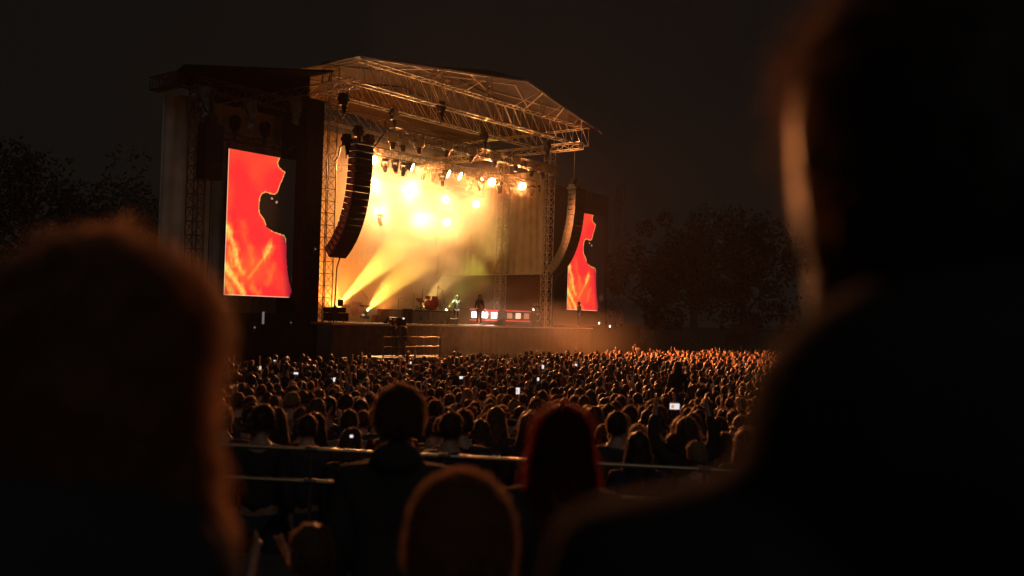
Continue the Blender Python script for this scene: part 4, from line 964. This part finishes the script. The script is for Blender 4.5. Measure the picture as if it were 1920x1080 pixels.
# drum kits
def drum_kit(p, rz, label, s=1.0):
    t_ = empty('drum_kit', p, rz, label, 'drum kit', 'drum kits on the stage'); t_.scale = (s, s, s)
    q = MB(); q.tube([(0, -0.25, 0.32), (0, 0.2, 0.32)], 0.3, 18); q.build('bass_drum', REDC, t_)
    for x, y, z, r, h in ((-0.28, -0.05, 0.72, 0.16, 0.2), (0.28, -0.05, 0.72, 0.16, 0.2), (0.62, 0.25, 0.45, 0.22, 0.4), (-0.6, 0.3, 0.6, 0.18, 0.14)):
        q = MB(); q.tube([(x, y, z-h/2), (x, y, z+h/2)], r, 14); q.build('tom_drum', REDC, t_)
    for x, y, z, r in ((-0.75, -0.1, 1.15, 0.24), (0.78, -0.1, 1.2, 0.26), (-0.95, 0.35, 0.95, 0.18), (0.35, -0.2, 1.35, 0.22)):
        q = MB(); q.tube([(x, y, z), (x+0.02, y-0.02, z+0.02)], [r, 0.03], 16); q.build('cymbal', mat('brass_cymbal', (0.8, 0.55, 0.2), 0.3, 0.9, 0.1), t_)
        q = MB(); q.tube([(x, y+0.1, 0), (x, y, z)], 0.015, 5); q.build('cymbal_stand', CHROME, t_)
    q = MB(); q.tube([(0, 0.75, 0), (0, 0.75, 0.48)], 0.03, 6); q.tube([(0, 0.75, 0.48), (0, 0.75, 0.56)], 0.18, 12); q.build('stool', BLACK, t_)
drum_kit((at_y(668, 600, 7.5).x, 7.5, DZ+0.3), 0.3, 'drum kit with pale hardware standing in orange smoke at stage left', 1.15)
drum_kit((9.6, 1.4, DZ+0.8), 0, 'drum kit on top of the draped riser', 1.1)
kb = empty('keyboard', (at_y(686, 585, 3).x, 3.0, DZ), 0.4, 'keyboard on a crossed stand beside the long yellow beam', 'keyboard')
box('keys', (-0.6, -0.15, 0.9), (0.6, 0.15, 1.0), BLACK, kb, 0.01); q = MB(); q.tube([(-0.4, 0, 0), (0.4, 0, 0.9)], 0.02, 6); q.tube([(0.4, 0, 0), (-0.4, 0, 0.9)], 0.02, 6); q.build('stand', CHROME, kb)
# amps, red
for i, (px, py, w_, h_, lb) in enumerate(((708, 602, 0.35, 0.45, 'small low red amplifier left of the red stack'), (720, 602, 0.55, 0.8, 'red amplifier cabinet in the middle of the back line'), (733, 602, 0.4, 0.75, 'red amplifier cabinet nearest the pit camera'))):
    p = at_y(px, py, 2.2); t_ = empty('amplifier', (p.x, 2.2, DZ), 0, lb, 'amplifier', 'red amplifiers on the deck'); box('cabinet', (-w_/2, 0, 0.02), (w_/2, 0.35, h_), REDC, t_, 0.015); box('grille', (-w_/2+0.05, -0.012, 0.08), (w_/2-0.05, -0.002, h_-0.12), mat('red_grille', (0.4, 0.1, 0.06), 0.8), t_)
# monitor desk at left
p = at_y(632, 604, -1.2); dk = empty('monitor_desk', (p.x, -1.2, DZ), 0, 'black flight case desk with a screen beside the left tower base', 'desk')
for z0_, z1_, x1_ in ((0.08, 0.5, 1.1), (0.52, 0.78, 0.9)): box('flight_case', (-0.45, 0, z0_), (x1_-0.3, 0.6, z1_), BLACK, dk, 0.02)
box('screen', (0.2, 0.2, 0.86), (0.55, 0.25, 1.2), BLACK, dk, 0.01); q = MB(); [q.tube([(x, 0.3, 0), (x, 0.3, 0.08)], 0.03, 6) for x in (-0.3, 0.2, 0.7)]; q.build('castor', STEEL, dk)
# flowers beside riser
p = at_y(784, 590, 0.3); pl = empty('flower_pot', (p.x, 0.2, DZ), 0, 'dark leafy flower arrangement on the left end of the draped riser', 'plant')
q = MB(); q.tube([(0, 0, 0.0), (0, 0, 0.4)], [0.14, 0.2], 10); q.build('pot', BLACK, pl); q = MB(); rr = random.Random(3)
for k in range(240):
    c = Vector((rr.gauss(0, 0.2), rr.gauss(0, 0.15), 0.8+rr.gauss(0, 0.22))); d1 = Vector((rr.gauss(0, 1), rr.gauss(0, 1), rr.gauss(0, 1))).normalized()*0.07; d2 = d1.orthogonal().normalized()*0.025
    q.add([c-d1, c+d2, c+d1, c-d2], [(0, 1, 2, 3)])
q.build('foliage', mat('flower_leaves', (0.12, 0.14, 0.05), 0.8), pl)
for i, (x, lb) in enumerate(((3.0, 'black floor monitor wedge at the left of the deck edge'), (7.9, 'black floor monitor wedge before the singer'), (12.3, 'black floor monitor wedge before the guitarist'), (16.0, 'black floor monitor wedge at the right of the deck edge'))):
    t_ = empty('monitor_wedge', (x, -1.9, DZ), 0, lb, 'monitor speaker', 'monitor wedges along the deck edge')
    q = MB(); q.add([(0, 0, 0.01), (0.6, 0, 0.01), (0.6, 0.45, 0.01), (0, 0.45, 0.01), (0, 0, 0.34), (0.6, 0, 0.34), (0.6, 0.12, 0.38), (0, 0.12, 0.38)], [(0, 3, 2, 1), (0, 1, 5, 4), (4, 5, 6, 7), (7, 6, 2, 3), (1, 2, 6, 5), (0, 4, 7, 3)]); q.build('cabinet', BLACK, t_)
for i, (x, y, lb) in enumerate(((4.6, -0.9, 'thin microphone stand near the monitor desk'), (12.0, -0.9, 'thin microphone stand by the guitarist'), (5.9, 5.6, 'microphone stand beside the back drum kit'))):
    t_ = empty('microphone_stand', (x, y, DZ), 0, lb, 'microphone stand'); tube('pole', [(0, 0, 0.02), (0, 0, 1.35), (0.25, -0.3, 1.55)], 0.014, CHROME, t_); q = MB(); q.tube([(0, 0, 0), (0, 0, 0.03)], 0.14, 12); q.build('base', BLACK, t_)
p = at_y(898, 610, -0.5); gt = empty('guitar', (p.x-0.12, p.y-0.24, DZ+1.12), 0, 'dark electric guitar held by the guitarist', 'guitar'); gt.rotation_euler = (0, 0.35, 0.4)
q = MB(); q.ell((-0.12, 0, 0), (0.17, 0.03, 0.15), 14, 8); q.ell((0.08, 0, 0), (0.13, 0.03, 0.12), 12, 8); q.build('guitar_body', REDC, gt, smooth=True); q = MB(); q.box((0.12, -0.02, -0.025), (0.72, 0.01, 0.025)); q.box((0.72, -0.02, -0.045), (0.86, 0.01, 0.045)); q.build('neck', BARK, gt)
# light panel risers
def light_riser(x0, x1, y, label, panels, lit):
    t_ = empty('light_riser', (x0, y, DZ), 0, label, 'riser', 'risers with red light strips and square lamps'); L_ = x1-x0
    box('body', (0, 0.02, 0.0), (L_, 1.2, 1.05), mat('riser_dark', (0.06, 0.05, 0.045), 0.6), t_)
    for z in (0.3, 0.98): box('red_strip', (0.03, -0.01, z-0.035), (L_-0.03, 0.015, z+0.035), REDE, t_)
    for k in range(panels):
        xc = L_*(k+0.5)/panels; box('square_lamp', (xc-0.26, -0.03, 0.46), (xc+0.26, 0.012, 0.84), BLINDM if lit else (DIML if k != 1 else mat('half_lit_panel', (0.8, 0.7, 0.6), 0.4, emit=(1, 0.7, 0.5), es=1.0)), t_)
    if lit:
        for k in range(panels):
            spot(t_, (L_*(k+0.5)/panels, -0.08, 0.65), (x0+L_*(k+0.5)/panels-6, y-20, DZ+0.6), 350, (1, 0.6, 0.5), 120, 0.8, 0.15)
light_riser(13.9, 16.9, 2.0, 'riser with three blazing white square lamps behind the guitarist', 3, True)
light_riser(17.1, 19.9, 1.6, 'riser with red light strips and dim square lamps by the right tower', 3, False)
for i, (px, py, lb) in enumerate(((1000, 580, 'small bright white work light at stage right'), (1123, 606, 'small white work light below the right screen'), (1143, 612, 'tiny white work light at the end of the right masking wall'))):
    p = at_y(px, py, -0.8); t_ = empty('work_light', p, 0, lb, 'work light'); q = MB(); q.box((-0.07, -0.04, -0.08), (0.07, 0.0, 0.08)); q.build('diffuser', WORKL, t_); q = MB(); q.box((-0.09, 0.001, -0.1), (0.09, 0.1, 0.1)); q.tube([(0, 0.05, -0.1), (0, 0.05, -0.5)], 0.02, 5); q.build('housing', BLACK, t_)
for i, (x, y, lb) in enumerate(((8.5, -3.0, 'added orange fill light under the middle of the deck'), (14.5, -3.0, 'added orange fill light right of centre under the deck'), (20.0, -3.0, 'added orange fill light near the right tower'))):
    t_ = empty('pit_fill_light', (x, y, 0.6), 0, lb, 'stage light', 'added orange fill lights along the pit'); box('housing', (-0.15, -0.1, -0.15), (0.15, 0.1, 0.05), BLACK, t_); box('lens', (-0.12, -0.08, 0.051), (0.12, 0.08, 0.06), DIML, t_)
    q = MB(); q.tube([(0, 0, -0.6), (0, 0, -0.15)], 0.03, 6); q.build('stand', STEEL, t_)
    spot(t_, (0, 0, 0.1), (x+0.5, y-1.2, 4), (40, 100, 60)[i], (1.0, 0.26, 0.09), 140, 0.9, 0.15)  # added fill that lights the deck skirt and pit smoke
# cables from the trusses
tube('cable_loom', [at_y(723, 228, -1.0), at_y(722, 248, -1.4), at_y(708, 268, -2.0), at_y(692, 284, -2.4)], 0.05, BLACK, None, label='thick black cable loom sagging from the front truss to the left speaker column', cat='cable')
tube('cable_loom', [at_y(650, 265, -2.4), at_y(638, 275, -1.6), at_y(634, 295, -1.0), at_y(628, 302, -0.4)], 0.04, BLACK, None, label='thin black cable looping from the left tower to its speaker column', cat='cable')
# ------------------------------------------------------------------ background right
fe = empty('site_fence', (0, 0, 0), 0, 'long dark panel fence behind the right edge of the crowd', 'fence')
for i in range(16):
    x = 31+i*2.4; box('panel', (x, 5, 0.1), (x+2.34, 5.06, 3.0), FENCEM, fe); bar('post', (x-0.03, 5.03, 0), (x-0.03, 5.03, 3.1), 0.03, STEEL, fe)
tb = empty('drape_booth', (32.0, 1.2, 0), 0, 'pale pleated cloth on a raised booth right of the stage', 'booth'); box('base', (0, 0, 0), (3.0, 2, 2.3), BLACKC, tb); curtain('pleated_cloth', (0, -0.05, 0), (2.6, -0.05, 0), 2.65, 3.3, mat('dull_cloth', (0.2, 0.16, 0.12), 0.9), 0.03, 10, tb)
p0 = at_y(1370, 607, 4.0); bn = empty('arch_sign', (p0.x, 4.0, 0), 0, 'dull red signboard with a dark painted arch on the far fence', 'sign')
p1 = at_y(1421, 613.5, 4.0); wv = p1.x-p0.x; box('board', (0, 0.02, 2.7), (wv, 0.1, p0.z), mat('dull_red_board', (0.10, 0.04, 0.03), 0.7), bn)
q = MB(); q.tube([(wv*0.45+0.8*math.cos(a_*PI/12)*0.9, 0, 2.7+0.25*math.sin(a_*PI/12)) for a_ in range(13)], 0.04, 6); q.build('arch', BLACK, bn)
# trees
def tree(p, h, r, label, seed):
    t_ = empty('tree', p, 0, label, 'tree', 'dark trees beyond the concert site'); rr = random.Random(seed)
    q = MB(); q.tube([(0, 0, 0), (0.1, 0, h*0.3), (0, 0.1, h*0.75)], [r*0.08, r*0.06, r*0.02], 8)
    for k in range(7): a_ = k*0.9; q.tube([(0, 0, h*(0.3+k*0.05)), (r*0.6*math.cos(a_), r*0.6*math.sin(a_), h*(0.5+k*0.05))], [r*0.03, r*0.01], 5)
    q.build('trunk', BARK, t_)
    q = MB(); cl = [(Vector((rr.gauss(0, r*0.42), rr.gauss(0, r*0.42), h*rr.uniform(0.12, 1.0)**0.8)), r*rr.uniform(0.15, 0.4)) for _ in range(30)]
    for k in range(3400):
        c, cr = rr.choice(cl); c = c+Vector((rr.gauss(0, 1), rr.gauss(0, 1), rr.gauss(0, 1))).normalized()*cr*rr.uniform(0.6, 1.05)
        d1 = Vector((rr.gauss(0, 1), rr.gauss(0, 1), rr.gauss(0, 1))).normalized()*0.35; d2 = d1.orthogonal().normalized()*0.22
        q.add([c-d1, c+d2, c+d1, c-d2], [(0, 1, 2, 3)])
    q.build('crown', LEAFM, t_)
for i, (px, d, h, r, lb) in enumerate(((1225, 120, 12, 7, 'broad dark tree right of the right screen'), (1300, 135, 19, 9, 'tall dark tree farther right behind the fence'), (1392, 110, 15, 8, 'dark tree next to the near silhouette at right'), (40, 105, 20, 10, 'dark tree at the far left of the site'), (165, 115, 17, 9, 'dark tree behind the near blurred head'), (262, 92, 12, 5, 'dark tree just left of the grey tarpaulin wall'))):
    p = at_depth(px, 640, d); tree((p.x, p.y, 0), h, r, lb, i)
